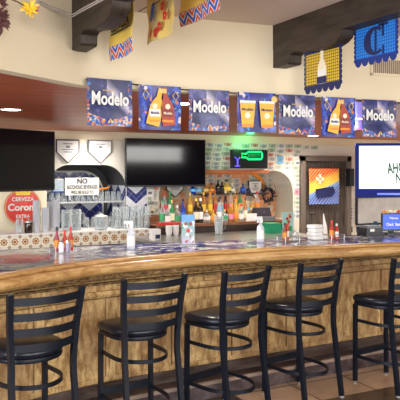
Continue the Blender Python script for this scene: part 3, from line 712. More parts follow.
def exB(t, W, H):
    MB().prism([(-.02, 0), (.0, .05), (.035, .06), (.03, .0), (.0, -.05), (-.03, -.04)], 0, .001).build('printed_blue_figure', M['blue'], t, loc=(-.07, -.02, -H*.45), smooth=0)
    for dx, dz in ((.09, -.42), (.12, -.62), (.04, -.78), (-.02, -.86)):
        m = MB()
        for k in range(5): m.disc(.018*math.cos(k*1.257), 0, .018*math.sin(k*1.257), .013, .001, 10)
        m.build('printed_red_flower', M['red'], t, loc=(dx, -.02, H*dz), smooth=0)
    MB().box(0, 0, 0, .12, .001, .006).box(0, 0, .05, .12, .001, .006).build('printed_rule', M['ink'], t, loc=(0, -.02, -H*.3))
side_pennant(147, 47, 3.76, 173, 31, .305, M['pen_flor'], 'yellow pennant printed with red flowers and a blue figure, middle of the three', exB)
side_pennant(181, 27, 3.62, 220, 10, .20, zigmat('yellow_pennant_short_zigzag', .20), 'yellow pennant with a striped zigzag foot, rightmost of the three near the ceiling')
MB().tube([(1.62, y_, ceil_z(y_)-.02) for y_ in (4.12, 3.8, 3.4, 3.0)], .003).build('pennant_cord', M['ink'], label='thin cord under the ceiling carrying the yellow pennants', category='cord')

def papel(px0, py0, px1, py1, X, H, matc, label, dark, deco, drop=0):
    a0, b0 = ray(px0); a1, b1 = ray(px1); Y0, Y1 = X*b0/a0, X*b1/a1; W = Y0-Y1
    zb = ((EYE-(py0-HOR)*Y0/b0/F)+(EYE-(py1-HOR)*Y1/b1/F))/2
    t = thing('cutout_pennant', label, 'pennant', (X, (Y0+Y1)/2, zb+H-drop), PI*1.5, 'cut-out paper pennants under the right ceiling beam')
    n_ = 6; pol = []; r = W/n_/2
    pol += [(-W/2, 0), (W/2, 0)][:0]
    pol.append((-W/2, 0))
    k_ = 8; rz = (H-.03)/k_/2
    left = []; right = []
    for k in range(k_):
        for q in range(5):
            a = PI*q/5; left.append((-W/2-.012*math.sin(a), -(k*2*rz+rz*(1-math.cos(a))))); right.append((W/2+.012*math.sin(a), -(k*2*rz+rz*(1-math.cos(a)))))
    bot = []
    for k in range(n_):
        for q in range(7):
            a = PI*q/6; bot.append((-W/2+k*2*r+r*(1-math.cos(a)), -(H-.035)-.035*math.sin(a)))
    pol = left+bot+right[::-1]
    MB().prism(pol, 0, .0015).build('paper_border', dark, t, smooth=0)
    MB().box(0, 0, -(H-.05)/2-.012, W*.93, .0015, H-.075).build('cutout_grid', matc, t, loc=(0, -.0015, 0))
    deco(t, W, H)
def gridmat(name, base, line, s=.02):
    n = N(name, .5); x = n.xyz()
    g = n.m('MAXIMUM', n.m('LESS_THAN', n.m('FRACT', n.m('DIVIDE', x[0], s)), .28), n.m('LESS_THAN', n.m('FRACT', n.m('DIVIDE', x[2], s)), .28))
    n.color(n.mix(g, n.mix(n.noise(9), tuple(q*.8 for q in base), base), line)); return n.mat
def decoD(t, W, H):
    MB().prism(bottle_poly(H*.76, W*.12, 0, -H*.82), 0, .001).build('printed_bottle', M['cream'], t, loc=(0, -.004, 0), smooth=0)
    MB().box(0, 0, 0, W*.2, .001, H*.14).build('printed_label', M['paper'], t, loc=(0, -.006, -H*.55))
    MB().box(0, 0, 0, W*.26, .001, H*.16).build('printed_dark_label', M['navy'], t, loc=(0, -.0055, -H*.72))
    MB().box(0, 0, 0, W, .001, H*.07).build('printed_dark_band', M['navy'], t, loc=(0, -.0045, -H*.84))
def decoE(t, W, H):
    cen = (0, -H*.46); m = MB(); out = []; inn = []
    for k in range(21):
        a = math.radians(50+k*13); out.append((W*.27*math.cos(a), cen[1]+H*.33*math.sin(a))); inn.append((W*.13*math.cos(a)+.01, cen[1]+H*.26*math.sin(a)))
    for k in range(20): m.prism([out[k], out[k+1], inn[k+1], inn[k]], 0, .001)
    m.box(W*.02, 0, cen[1], W*.05, .001, H*.58).box(W*.19, 0, cen[1]+H*.2, W*.05, .001, H*.28).box(W*.2, 0, cen[1]-H*.24, W*.04, .001, H*.2)
    m.box(W*.2, 0, cen[1]+H*.33, W*.22, .001, H*.06)
    m.build('gothic_letter_c', M['navy'], t, loc=(0, -.004, 0), smooth=0)
papel(305, 94, 341, 84, 2.76, .30, gridmat('yellow_cutout_paper', (.88, .58, .03), (.16, .10, .03)), 'yellow cut-out pennant with dark scalloped edge and a bottle motif', M['navy'], decoD, .02)
papel(355, 69, 397, 59, 2.82, .27, gridmat('bright_blue_cutout_paper', (.02, .28, .82), (.01, .08, .42)), 'bright blue cut-out pennant with scalloped edge and a dark gothic C', plain('deep_blue_paper', (.008, .03, .22)), decoE)

# dried flowers and cables, top left
P0 = at(-6, 8, 3.55)
fl = thing('dried_flower_spray', 'spray of dried purple and yellow flowers at the top left corner', 'flowers', P0)
P1, P2 = at(24, 6, 3.5)-P0, at(30, 8, 3.5)-P0; S0 = at(8, -2, 3.55)-P0
MB().tube([(-.1, .02, .12), S0, (at(18, 2, 3.5)-P0), P1], .004, 6).tube([(-.05, 0, 0), at(4, 17, 3.5)-P0, at(10, 23, 3.48)-P0], .003, 6).tube([(-.1, .02, .12), (-.05, 0, 0)], .006, 6).build('stem', plain('brown_stem', (.12, .06, .03), .8), fl)
def petals(cx, n_, r, s, mat, nm, seed):
    rnd = random.Random(seed); m = MB()
    for k in range(n_):
        d = Vector((rnd.uniform(-1, 1), rnd.uniform(-1, .4), rnd.uniform(-1, 1))).normalized(); e = d.cross(Vector((.3, .8, .2))).normalized()
        c0 = Vector(cx); tip = c0+d*r; mid = c0+d*r*.5; q = d.cross(e)*.004
        m.add([c0, mid+e*s+q, tip, mid-e*s+q, c0-q, mid+e*s-q, tip-q, mid-e*s-q], [(0, 1, 2, 3), (7, 6, 5, 4), (0, 4, 5, 1), (1, 5, 6, 2), (2, 6, 7, 3), (3, 7, 4, 0)])
    m.build(nm, mat, fl)
petals(P2, 22, .055, .010, M['yellow'], 'yellow_bloom', 1)
petals(at(36, 9, 3.5)-P0, 7, .03, .008, M['pink'], 'small_bloom', 5)
for k, (px, py) in enumerate(((1, 16), (4, 22), (2, 27), (-3, 12), (-4, 24), (0, 3))):
    petals(at(px, py, 3.5)-P0, 12, .05, .009, plain('dried_purple', (.13, .05, .05), .9), 'purple_bloom', 10+k)
for k, (dy, lab) in enumerate(((0, 'upper of the two grey cables crossing the left beam'), (2.2, 'lower of the two grey cables crossing the left beam'))):
    pts = [at(25, -6+dy*.7, 3.9), at(38, 0+dy, 3.9), at(56, 8+dy, 3.9), at(71, 13.5+dy, 3.9), at(73.5, 14+dy, 3.6), at(80, 10+dy, 3.45), at(92, 3.5+dy, 3.2), at(106, -4+dy, 3.0)]
    pts = catmull(pts, 4)
    MB().tube(pts, .0035, 6).build('ceiling_cable', plain('grey_cable', (.38, .34, .32), .5), label=lab, category='cable')

# ================================================================== TELEVISIONS
def tv(A, B, ztop, zbot, label, screen, bezel=None, reach=.1, inset=.02):   # A left, B right plan points
    A, B = Vector(A), Vector(B); W = (B-A).length; H = ztop-zbot; an = math.atan2(B.y-A.y, B.x-A.x); c = (A+B)/2
    t = thing('television', label, 'television', (c.x, c.y, zbot), an)
    bz = bezel or M['plastic_black']
    m = MB(); m.rbox(0, .03, H/2, W, .05, H, .01) if False else m.box(0, .028, H/2, W, .05, H)
    m.build('casing', bz, t, smooth=0)
    MB().box(0, .0, H/2+inset*.4, W-inset, .004, H-inset*1.6).build('screen', screen, t, smooth=0)
    m = MB().box(0, .09, H/2, W*.4, .09, H*.5); m.build('rear_housing', M['plastic_black'], t)
    m = MB().box(0, .14+reach/2, H*.5, .05, reach, .05).box(0, .15, H*.5, .3, .03, .25); m.build('mount', M['plastic_black'], t)
    return t, W, H
a0 = ray(-32); k0 = 6.95
R_ = at(55, 132, 7.75)
tv((1.00, 7.22), (R_.x, R_.y), 2.16, 1.462, 'large switched-off black television hanging at the left above the glasses', M['screen_off'], reach=1.55)
L_, R2 = at(126, 137, 8.84), at(205.5, 140, 8.80)
tv((L_.x, L_.y), (R2.x, R2.y), 2.165, 1.465, 'large switched-off black television above the bottle shelf in the middle', M['screen_off'])
L3 = Vector((.6625*8.55, .786*8.55)); dR = Vector((.86, -.51))
t3, W3, H3 = tv(L3, L3+dR*1.22, 2.055, 1.355, 'lit television showing a white picture with green words at the right', M['screen_white'], plain('blue_lit_black_bezel', (.006, .02, .22), .5, 0, .15), 1.6, .09)
text('screen_words', 'AHORA', .145, plain('green_screen_words', (.01, .13, .06)), t3, (-.61+.40+.18, -.006, H3*.55), width=.36, bold=.03, rot=(PI/2, -math.radians(5), 0))
text('screen_words', 'NO', .14, plain('green_screen_words', (.01, .13, .06)), t3, (-.61+.40+.19, -.006, H3*.36), width=.15, bold=.03, rot=(PI/2, -math.radians(5), 0))
MB().box(0, -.003, .04, W3*.55, .004, .025).build('ticker', M['screen_blue'], t3)
x_ = at(368, 147, 6.4)
m = MB().lathe([(.0, -.05), (.03, -.04), (.042, -.01), (.045, .03), (.05, .04), (.05, .06)]); m.build('security_camera', M['plastic_grey'], loc=(x_.x, x_.y, SZ-.055), label='small dome camera on the soffit over the lit television', category='camera')

# green neon bottle on black panel
c0, c1 = at(233, 149.5, 8.9), at(268, 168.5, 8.9); cx, cz = (c0.x+c1.x)/2, (c0.z+c1.z)/2; W, H = c1.x-c0.x, c0.z-c1.z
ns = thing('neon_sign', 'black panel with a glowing green bottle outline on the bill-covered wall', 'sign', (cx, 8.92, c1.z))
MB().box(0, .03, H/2, W, .08, H).build('panel', M['plastic_black'], ns, smooth=0)
def npx(px, py): p = at(px, py, 8.86); return (p.x-cx, -.03, p.z-c1.z)
out = [npx(*p) for p in ((243, 153.5), (247, 153.8), (249.5, 151.8), (262, 151.8), (263.2, 153.5), (263.2, 157.5), (262, 159.3), (249.5, 159.3), (247, 157.3), (243, 157.5))]
MB().tube(out, .014, 8, closed=True).build('bottle_outline', M['neon_green'], ns)
o1 = npx(255.5, 155.5); MB().prism([(o1[0]-.115, o1[2]-.03), (o1[0]+.115, o1[2]-.03), (o1[0]+.115, o1[2]+.03), (o1[0]-.115, o1[2]+.03)], -.02, -.012).build('label_plate', M['green'], ns, smooth=0)
text('lettering', 'OPEN' if False else 'Cerveza', .035, M['ink'], ns, (o1[0], -.024, o1[2]), width=.2)
MB().tube([npx(236, 157), npx(238.5, 160), npx(241, 157)], .012).tube([npx(238.5, 160), npx(238.5, 166)], .014).tube([npx(236, 166), npx(241, 166)], .010).build('violet_emblem', M['neon_violet'], ns)

# ================================================================== LEFT BACK COUNTER WITH TILED LEDGE
LZ = .93
lc = thing('tiled_back_ledge', 'back counter ledge faced with white and orange patterned tiles, crowded with glasses', 'counter', (1.5, 8.3, 0))
e0 = at(150, 240, 8.0).x
m = MB().box((-2.5+e0)/2-1.5, 0, LZ/2-.1, e0+2.5, .58, LZ-.2+.0); m.build('counter_body', M['darkwood'], lc, smooth=0)
MB().box((-2.5+e0)/2-1.5, 0, LZ-.085, e0+2.5, .6, .17).build('tile_strip', M['talavera'], lc, smooth=0)
MB().box((-2.5+e0)/2-1.5, 0, LZ, e0+2.5, .62, .012).build('ledge_top', M['white'], lc, smooth=0)
# glass shelf in the recess
shz = EYE-(201-HOR)*dep(80, 9.3)/F
S1 = thing('recess_glass_shelf', 'glass shelf across the blue tiled recess, holding upturned glasses', 'shelf', (2.77, 9.34, shz))
MB().box(0, 0, -.01, 1.13, .5, .018).build('shelf_board', M['glass'], S1, smooth=0)
MB().box(0, -.25, -.01, 1.13, .012, .022).build('shelf_edge', M['steel'], S1, smooth=0)

def pint(h=.14, r0=.034, r1=.042):
    return MB().lathe([(r0, 0), (r1, h), (r1-.003, h), (r0-.003, .008)], cap1=True)
glass_mesh = pint(); gl0 = None
def put_glass(x, y, z, label, group, upturned=True, name='drinking_glass', scale=1):
    global gl0
    if gl0 is None:
        gl0 = glass_mesh.build(name, M['glass'], smooth=50, label=label, category='glass', group=group); o = gl0
    else: o = gl0.copy(); COL.objects.link(o); o['label'] = label; o['group'] = group
    o.location = (x, y, z+(.14*scale if upturned else 0)); o.rotation_euler = (PI if upturned else 0, 0, random.random()*6); o.scale = (1, 1, scale)
    return o
G = .095
for k in range(12):
    put_glass(2.3+k*.092, 9.2, shz+.0, 'clear glass standing upside down in the row on the recess glass shelf', 'upturned glasses on the recess shelf')
for tier in (0, 1):
    for k in range(5):
        for q in range(2):
            X = at(117.5+7.2*k, 230, 8.18).x
            if tier: X += .01
            put_glass(X, 8.16+q*.14, LZ+.007+tier*.143, ['lower', 'upper'][tier]+' tier clear glass upturned on the tiled ledge left of the wall pillar', 'clear glasses stacked in two tiers on the tiled ledge'+(' (upper tier)' if tier else ' (lower tier)'))
for k in range(5):
    put_glass(at(78+8.0*k, 233, 8.45).x, 8.45, LZ+.007, 'clear glass standing behind, between the pitchers and the two-tier glass stack', 'back row glasses on the ledge')
# towers of nested plastic cups
cupm = MB().lathe([(.034, 0), (.046, .115), (.049, .12), (.046, .12), (.032, .006)], n=16); cup0 = None
def tower(px, Y, n_, lab, first_h=0):
    global cup0
    X = at(px, 230, Y).x
    for k in range(n_):
        if cup0 is None: cup0 = cupm.build('plastic_cup', M['cup'], smooth=50, category='cup'); o = cup0
        else: o = cup0.copy(); COL.objects.link(o)
        o['label'] = lab; o['group'] = lab.replace('plastic cup', 'plastic cups')
        o.location = (X, Y, LZ+.007+k*.030+(.002)); o.rotation_euler = (0, 0, k*.7)
tower(36.5, 8.12, 10, 'frosted plastic cup nested in the tower in front of the red round sign')
tower(37, 8.38, 3, 'frosted plastic cup nested in the short tower behind the others')
tower(45.4, 8.12, 7, 'frosted plastic cup nested in the shorter tower right of the red round sign')
tower(50.5, 8.34, 9, 'frosted plastic cup nested in the tower at the left edge of the tiled recess')
tower(56.5, 8.15, 10, 'frosted plastic cup nested in the tower behind the sauce bottles')
# tall glass vessels
def vessel(px, Y, h, r, name, label, cat, mat=None, lidm=None, rim=None):
    X = at(px, 230, Y).x; t = thing(name, label, cat, (X, Y, LZ+.006))
    MB().lathe([(r*.85, 0), (r, h*.15), (r, h*.9), (r*.93, h), (r*.85, h), (r*.9, h*.9), (r*.8, .01)], n=18).build('body', mat or M['glass'], t, smooth=50)
    if lidm: MB().lathe([(r*1.02, h), (r*1.02, h+.012), (r*.5, h+.02), (r*.12, h+.03), (r*.12, h+.045)], n=16).build('lid', lidm, t)
    if rim: MB().tube([(r*math.cos(a), r*math.sin(a), h) for a in [2*PI*i/16 for i in range(16)]], .006, 6, closed=True).build('rim', rim, t)
    return t
vessel(19.5, 8.1, .17, .045, 'glass_jar', 'clear straight jar in front of the left of the red round sign', 'jar')
vessel(28.5, 8.1, .13, .05, 'glass_jar', 'squat dark-filled jar between the clear jar and the plastic cup towers', 'jar', M['glass_dark'], M['steel'])
v1 = vessel(66.5, 8.1, .27, .065, 'glass_pitcher', 'clear glass pitcher on the ledge behind the hot sauce bottles', 'pitcher')
MB().tube([(.06, 0, .22), (.11, 0, .21), (.115, 0, .12), (.06, 0, .07)], .008).build('handle', M['glass'], v1)
v1 = vessel(76, 8.2, .27, .065, 'glass_pitcher', 'clear glass pitcher on the ledge right of the hot sauce bottles', 'pitcher')
MB().tube([(.06, 0, .22), (.11, 0, .21), (.115, 0, .12), (.06, 0, .07)], .008).build('handle', M['glass'], v1)
vessel(101, 8.12, .17, .085, 'glass_jar', 'wide clear storage jar with white lid on the ledge in the middle of the recess', 'jar', M['glass'], M['white'])
# things on the recess shelf
p_ = at(81.5, 186, 9.15)
sg = thing('wall_sign', 'white arched sign reading NO ALCOHOLIC BEVERAGES above the upturned glasses', 'sign', (p_.x, 9.12, EYE-(195.2-HOR)*dep(81, 9.12)/F))
W = at(99, 186, 9.12).x-at(65, 186, 9.12).x; H = .25
MB().box(0, 0, H/2, W, .012, H).build('board', M['paper'], sg, smooth=0)
text('lettering', 'NO', .075, M['ink'], sg, (0, -.012, H*.80), width=.15, bold=.03)
text('lettering', 'ALCOHOLIC BEVERAGES', .055, M['ink'], sg, (0, -.012, H*.47), width=W*.9, bold=.02)
text('lettering', 'WILL BE SOLD TO', .045, M['ink'], sg, (0, -.012, H*.17), width=W*.66, bold=.02)
MB().box(-W*.35, .03, -.03, .02, .02, .07).box(W*.35, .03, -.03, .02, .02, .07).build('stand', M['steel'], sg)
p_ = at(57, 186, 9.2)
pf = thing('picture_frame', 'small pale picture propped left of the white lettered sign', 'picture', (p_.x+.01, 9.16, shz+.145))
MB().box(0, 0, .09, .15, .012, .18).build('frame', M['white'], pf, smooth=0)
MB().box(0, -.007, .09, .12, .003, .15).build('print', plain('pale_blue_print', (.45, .55, .6), var=.4, scale=25), pf)
n = MB().tube([(-.09, 0, .0), (.09, 0, 0)], .012); n.build('rim', M['blue'], pf)
for k, px in enumerate((50, 55, 60)):
    pass
# orange lobster like toy on glasses: small orange pepper string
p_ = at(105, 196, 9.1)
m = MB().tube([(-.05, 0, 0), (0, 0, .02), (.04, 0, .015), (.10, 0, .035)], .012).lathe([(.0, -.02), (.03, -.01), (.03, .02), (0, .03)], -.05, 0, 0)
m.build('orange_trinket', M['orange'], loc=(p_.x-.02, 9.16, shz+.165), label='small orange trinket lying on the upturned glasses by the white sign', category='ornament')

# Corona round sign on left wall
p_ = at(22.5, 207, WY); r = 18.2*dep(22, WY)/F
cs = thing('round_sign', 'round red metal beer sign on the cream wall under the left television', 'sign', (p_.x, WY-.03, p_.z))
MB().disc(0, 0, 0, r, .02, 48).build('disc', plain('red_enamel', (.66, .035, .02), .3), cs)
m = MB(); m.tube([(r*.96*math.cos(a), -.003, r*.96*math.sin(a)) for a in [2*PI*i/48 for i in range(48)]], .006, 6, closed=True); m.build('rim', M['gold'], cs)
text('lettering', 'CERVEZA', r*.22, M['paper'], cs, (0, -.006, r*.44), width=r*1.2, bold=.02)
text('lettering', 'Corona', r*.40, M['paper'], cs, (0, -.006, 0), width=r*1.62, bold=.03)
text('lettering', 'EXTRA', r*.2, M['paper'], cs, (0, -.006, -r*.5), width=r*.75, bold=.02)
MB().prism([(-.09, 0), (.09, 0), (.11, .07), (.055, .04), (0, .09), (-.055, .04), (-.11, .07)], -.006, 0).build('crown', M['yellow'], cs, loc=(0, 0, r*.66), smooth=0)

# home plate plaques
def plaque(px0, px1, py0, pyS, pyT, Y, label, frame, grp=None, diamond=False):
    A, B = at(px0, py0, Y), at(px1, py0, Y); W = B.x-A.x; k = dep((px0+px1)/2, Y)/F
    zt = EYE+(HOR-py0)*k; hs, ht = (pyS-py0)*k, (pyT-py0)*k
    t = thing('home_plate_plaque', label, 'plaque', ((A.x+B.x)/2, Y, zt-ht), 0, grp)
    o = [(-W/2, ht), (-W/2, ht-hs), (0, 0), (W/2, ht-hs), (W/2, ht)]
    MB().prism(o, 0, .02).build('border', frame, t, smooth=0)
    s = .9; MB().prism([(x*s, ht/2+(z-ht/2)*s) for x, z in o], -.004, 0).build('face', M['paper'], t, smooth=0)
    for z, w_ in ((.82, .5), (.70, .2), (.58, .62), (.48, .5)):
        MB().box(0, -.006, ht*z, W*w_*.8, .002, .012 if z != .7 else .03).build('print_line', M['plastic_grey'], t, smooth=0)
    return t
plaque(56, 79.5, 139.5, 152, 163.5, WY-.06, 'white home-plate plaque with dark border on the wall, the left one', M['ink'])
plaque(88.5, 112, 140, 152, 163.5, WY-.06, 'white home-plate plaque with thin grey border on the wall, right of the dark-bordered one', M['plastic_grey'])
plaque(166, 184, 180, 189, 197.5, WY+.42, 'white home-plate plaque pointing down from behind the middle television', M['ink'])
plaque(248.5, 262, 180.5, 188.5, 198.5, WY+.42, 'white home-plate plaque on the orange panel under the green neon bottle', M['ink'])

# bar lamp beside left tv
p_ = at(54, 166.5, 9.3)
la = thing('arch_spotlight', 'bright round spotlight under the top of the tiled recess beside the left television', 'spotlight', (p_.x, 9.3, p_.z-.01))
MB().lathe([(.03, 0), (.045, .03), (.045, .05), (.01, .06)]).build('housing', M['steel'], la); MB().lathe([(.03, -.004), (.035, .004)]).build('lens', M['lamp'], la)
wash('recess_fill_lamp', (2.8, 8.5, 1.95), (math.radians(66), 0, 0), 14, (1, .95, .88))  # added fill for the recess, set in front of it, apart from the spotlight
wash('blue_led_lamp', (5.85, 7.0, 2.08), Vector((-.05, -.7, .35)).to_track_quat('-Z', 'Y').to_euler(), 60, (.10, .12, 1))
glow('green_neon_lamp', (at(251, 155, 8.7).x, 8.72, 2.1), 2.5, (.05, 1, .35), .06)

# ================================================================== MIDDLE: BACK BAR SHELF
RZ = .985
b0, b1 = at(157, 222, 7.9).x, at(262, 222, 7.9).x
bb = thing('bottle_shelf', 'red-brown wooden shelf carrying the rows of liquor bottles', 'shelf', ((b0+b1)/2, 8.4, 0))
W = b1-b0+.5
MB().box(.25, 0, RZ-.018, W, 1.0, .036).build('shelf_board', M['shelfwood'], bb, smooth=0)
MB().box(.25, .45, RZ/2+.0, W, .05, RZ-.04).box(-W/2+.25+.02, 0, RZ/2, .04, .95, RZ-.04).box(W/2+.23, 0, RZ/2, .04, .95, RZ-.04).build('shelf_supports', M['darkwood'], bb, smooth=0)
MB().box(0, 0, .035, W, .3, .07).build('display_riser', M['shelfwood'], smooth=0, loc=((b0+b1)/2+.25, 8.73, RZ), label='long low wooden riser under the back row of liquor bottles', category='riser')
MB().box(.25, -.43, RZ/2-.01, W, .03, RZ-.05).build('front_board', M['darkwood'], bb, smooth=0)
sc = thing('steel_work_counter', 'stainless steel work counter behind the bar', 'counter', ((b0+b1)/2+.6, 7.36, 0))
sl = at(149, 240, 7.3).x-sc.location.x; sr = at(300, 240, 7.3).x-sc.location.x
MB().box((sl+sr)/2, 0, .84, sr-sl, 1.06, .04).build('worktop', M['steel'], sc, smooth=0)
MB().box((sl+sr)/2, .0, .42, sr-sl-.04, 1.0, .8).build('cabinet_body', M['plastic_grey'], sc, smooth=0)
p0, p1 = at(159, 222, 7.93).x, at(181, 222, 7.93).x
MB().box((p0+p1)/2, 7.96, RZ+.012, p1-p0, .1, .024).build('red_bar_mat', plain('red_rubber', (.55, .02, .02), .5), label='red rubber bar mat on the left end of the bottle shelf', category='bar mat')
# upper glass shelf
us = thing('upper_glass_shelf', 'dark-edged glass shelf above the liquor bottles', 'shelf', (at(228, 193, 8.95).x, 8.95, EYE-(193.5-HOR)*dep(228, 8.8)/F))
W2 = at(266, 193, 8.8).x-at(190, 193, 8.8).x
MB().box(0, 0, -.008, W2, .26, .014).build('shelf_glass', M['glass'], us, smooth=0)
MB().box(0, -.13, -.008, W2, .012, .024).build('shelf_edge', M['ink'], us, smooth=0)
MB().box(-W2*.3, .02, -.03, .02, .2, .03).box(W2*.3, .02, -.03, .02, .2, .03).build('bracket', M['ink'], us, smooth=0)
UZ = us.location.z

PROF = {'tall': [(.036, 0), (.037, .01), (.037, .17), (.03, .20), (.014, .23), (.013, .29)],
        'wine': [(.036, 0), (.037, .19), (.028, .22), (.0135, .25), (.0135, .31)],
        'squat': [(.055, 0), (.06, .03), (.058, .10), (.03, .135), (.016, .145), (.016, .17)],
        'flask': [(.045, 0), (.048, .02), (.048, .15), (.02, .18), (.015, .22)],
        'slim': [(.026, 0), (.027, .18), (.016, .24), (.011, .27), (.011, .31)]}
def bottle(px, Y, z, prof, gm, lm, cm, label, s=1, name='liquor_bottle', group='liquor bottles behind the bar', pos=None, band=None):
    pr = [(r*s, h*s) for r, h in PROF[prof]]; H = pr[-1][1]; X = at(px, 215, Y).x
    t = thing(name, label, 'bottle', pos or (X, Y, z), 0, group)
    MB().lathe(pr, n=14).build('bottle_body', gm, t, smooth=50)
    MB().lathe([(pr[-1][0]*1.25, H-.002), (pr[-1][0]*1.25, H+.03*s), (pr[-1][0]*.9, H+.033*s)], n=10).build('cap', cm, t)
    r = pr[2][0] if prof in ('tall', 'flask') else pr[1][0]
    z0, z1 = H*.16, H*.50
    if prof == 'squat': z0, z1, r = H*.25, H*.55, .0605*s
    MB().lathe([(r+.0012, z0), (r+.0012, z1)], n=14, cap0=False, cap1=False).build('bottle_label', lm, t, smooth=50)
    return t
W_, P_, G_ = M['white'], M['paper'], M['glass']
front = [(162.5, 'tall', G_, 'green', 'green', 'clear bottle with a green label, first at the left end of the bottle shelf'),
         (167, 'flask', G_, 'paper', 'red', 'clear flask with white label and red cap, second from the left on the bottle shelf'),
         (172, 'tall', M['glass_green'], 'cream', 'gold', 'green bottle with a cream label left of the blue bottle'),
         (177, 'flask', G_, 'green', 'white', 'clear flask with green label and white cap just left of the blue bottle'),
         (183, 'wine', M['glass_blue'], 'blue', 'navy', 'deep blue glass bottle rising behind the tabletop menu holder'),
         (196, 'wine', M['glass_dark'], 'cream', 'yellow', 'black bottle with yellow cap just right of the menu holder'),
         (200.5, 'wine', M['glass_dark'], 'paper', 'paper', 'black bottle with a white label and white cap beside the yellow-capped one'),
         (206.5, 'squat', G_, 'paper', 'cream', 'squat round clear bottle with white label left of the clear pitcher'),
         (213, 'squat', M['glass_gold'], 'orange', 'orange', 'squat golden bottle behind the left side of the clear pitcher'),
         (219, 'tall', G_, 'paper', 'ink', 'clear bottle with white label directly behind the clear pitcher'),
         (224.5, 'squat', G_, 'green', 'gold', 'squat clear bottle with green label right of the clear pitcher'),
         (230.5, 'flask', M['glass_amber'], 'pink', 'pink', 'amber flask with pink label on the right half of the bottle shelf'),
         (236, 'tall', M['glass_gold'], 'orange', 'orange', 'golden bottle with orange label left of the white propped card'),
         (241, 'flask', G_, 'paper', 'red', 'clear flask with red cap and white label left of the white propped card'),
         (245.5, 'slim', M['glass_amber'], 'cream', 'ink', 'slim amber bottle with black cap behind the white propped card')]
for px, pr, gm, lm, cm, lab in front: bottle(px, 8.05, RZ, pr, gm, M[lm], M[cm], lab, .86 if pr == 'squat' else .97)
rear = [(164.5, 'tall', G_, 'red', 'red', 'clear bottle with red label in the back row above the red mat'),
        (170, 'wine', M['glass_green'], 'paper', 'green', 'green bottle with white label in the back row above the red mat'),
        (190, 'tall', M['glass_gold'], 'yellow', 'gold', 'golden bottle in the back row above the menu holder'),
        (197, 'squat', M['glass_gold'], 'yellow', 'yellow', 'round golden bottle with yellow top in the back row right of the menu holder'),
        (203.5, 'tall', M['glass_amber'], 'yellow', 'yellow', 'amber bottle with yellow label in the back row left of the pitcher'),
        (210, 'tall', M['glass_gold'], 'yellow', 'orange', 'golden bottle with orange cap in the back row left of the pitcher'),
        (215, 'slim', M['glass_amber'], 'red', 'red', 'slim amber bottle with red label in the back row above the pitcher'),
        (220, 'flask', G_, 'skyblue', 'ink', 'clear flask with sky blue label in the back row above the pitcher'),
        (225.5, 'slim', M['glass_dark'], 'red', 'paper', 'slim black bottle with white cap in the back row right of the pitcher'),
        (230.5, 'wine', G_, 'orange', 'ink', 'clear bottle with orange label in the back row right of the pitcher'),
        (235, 'slim', M['glass_amber'], 'gold', 'gold', 'slim amber bottle with gold cap in the back row'),
        (240, 'tall', M['glass_green'], 'yellow', 'ink', 'green bottle with yellow label in the back row'),
        (246, 'squat', G_, 'skyblue', 'paper', 'squat clear bottle with sky blue label in the back row under the neon bottle'),
        (251.5, 'squat', M['glass_gold'], 'cream', 'gold', 'squat golden bottle with cream label at the right end of the back row'),
        (257, 'tall', G_, 'orange', 'red', 'clear bottle with orange label and red cap beside the cash register, back row')]
for px, pr, gm, lm, cm, lab in rear: bottle(px, 8.72, RZ+.07, pr, gm, M[lm], M[cm], lab, .84 if pr == 'squat' else 1)
upper = [(193, 'squat', M['glass_blue'], 'skyblue', 'paper', .8, 'small blue bottle at the left end of the upper glass shelf'),
         (198.5, 'squat', G_, 'skyblue', 'navy', .8, 'small clear bottle second on the upper glass shelf'),
         (206, 'squat', M['glass_amber'], 'gold', 'gold', .8, 'small squat amber bottle on the upper glass shelf'),
         (211.5, 'squat', M['glass_amber'], 'orange', 'ink', .8, 'small squat amber bottle with orange label on the upper glass shelf'),
         (218, 'flask', M['glass_dark'], 'ink', 'ink', .8, 'small black flask on the upper glass shelf, left of its twin'),
         (222, 'flask', M['glass_dark'], 'ink', 'ink', .72, 'shorter black flask on the upper glass shelf left of the yellow round bottle'),
         (226.5, 'squat', M['glass_gold'], 'yellow', 'ink', 1.05, 'round yellow bottle with black cap on the upper glass shelf'),
         (232, 'squat', G_, 'paper', 'cream', .75, 'small clear bottle with white label right of the yellow round bottle'),
         (243, 'squat', M['glass_blue'], 'blue', 'ink', .75, 'small dark blue bottle near the right end of the upper glass shelf'),
         (248.5, 'squat', M['glass_dark'], 'navy', 'ink', .55, 'tiny dark bottle at the right end of the upper glass shelf')]
for px, pr, gm, lm, cm, s, lab in upper: bottle(px, 8.92, UZ, pr, gm, M[lm], M[cm], lab, s, group='small bottles on the upper glass shelf')

# stacked white bowls under the shelf and the clear pitcher
for (px, n_, lab) in ((169, 4, 'white cup in the left stack under the bottle shelf'), (175.5, 4, 'white cup in the right stack under the bottle shelf')):
    X = at(px, 232, 7.75).x
    for k in range(n_):
        MB().lathe([(.03, 0), (.045, .06), (.042, .06), (.028, .005)]).build('stacking_cup', M['white'], smooth=50, loc=(X, 7.75, .861+k*.022), label=lab, category='cup', group=lab+' group')
P = at(218.7, 235, 7.55)
t = thing('clear_pitcher', 'tall clear plastic pitcher on the steel counter in front of the bottles', 'pitcher', (P.x, 7.55, .861))
MB().lathe([(.045, 0), (.06, .22), (.066, .245), (.062, .245), (.056, .22), (.042, .01)], n=18).build('body', M['glass'], t, smooth=50)
MB().lathe([(.046, .015), (.055, .16)], n=18).build('ice_water', glassy('icy_water', (.75, .78, .8), .3, .2), t, smooth=50)
MB().tube([(.05, 0, .2), (.10, 0, .19), (.10, 0, .09), (.05, 0, .05)], .008).build('handle', M['glass'], t)
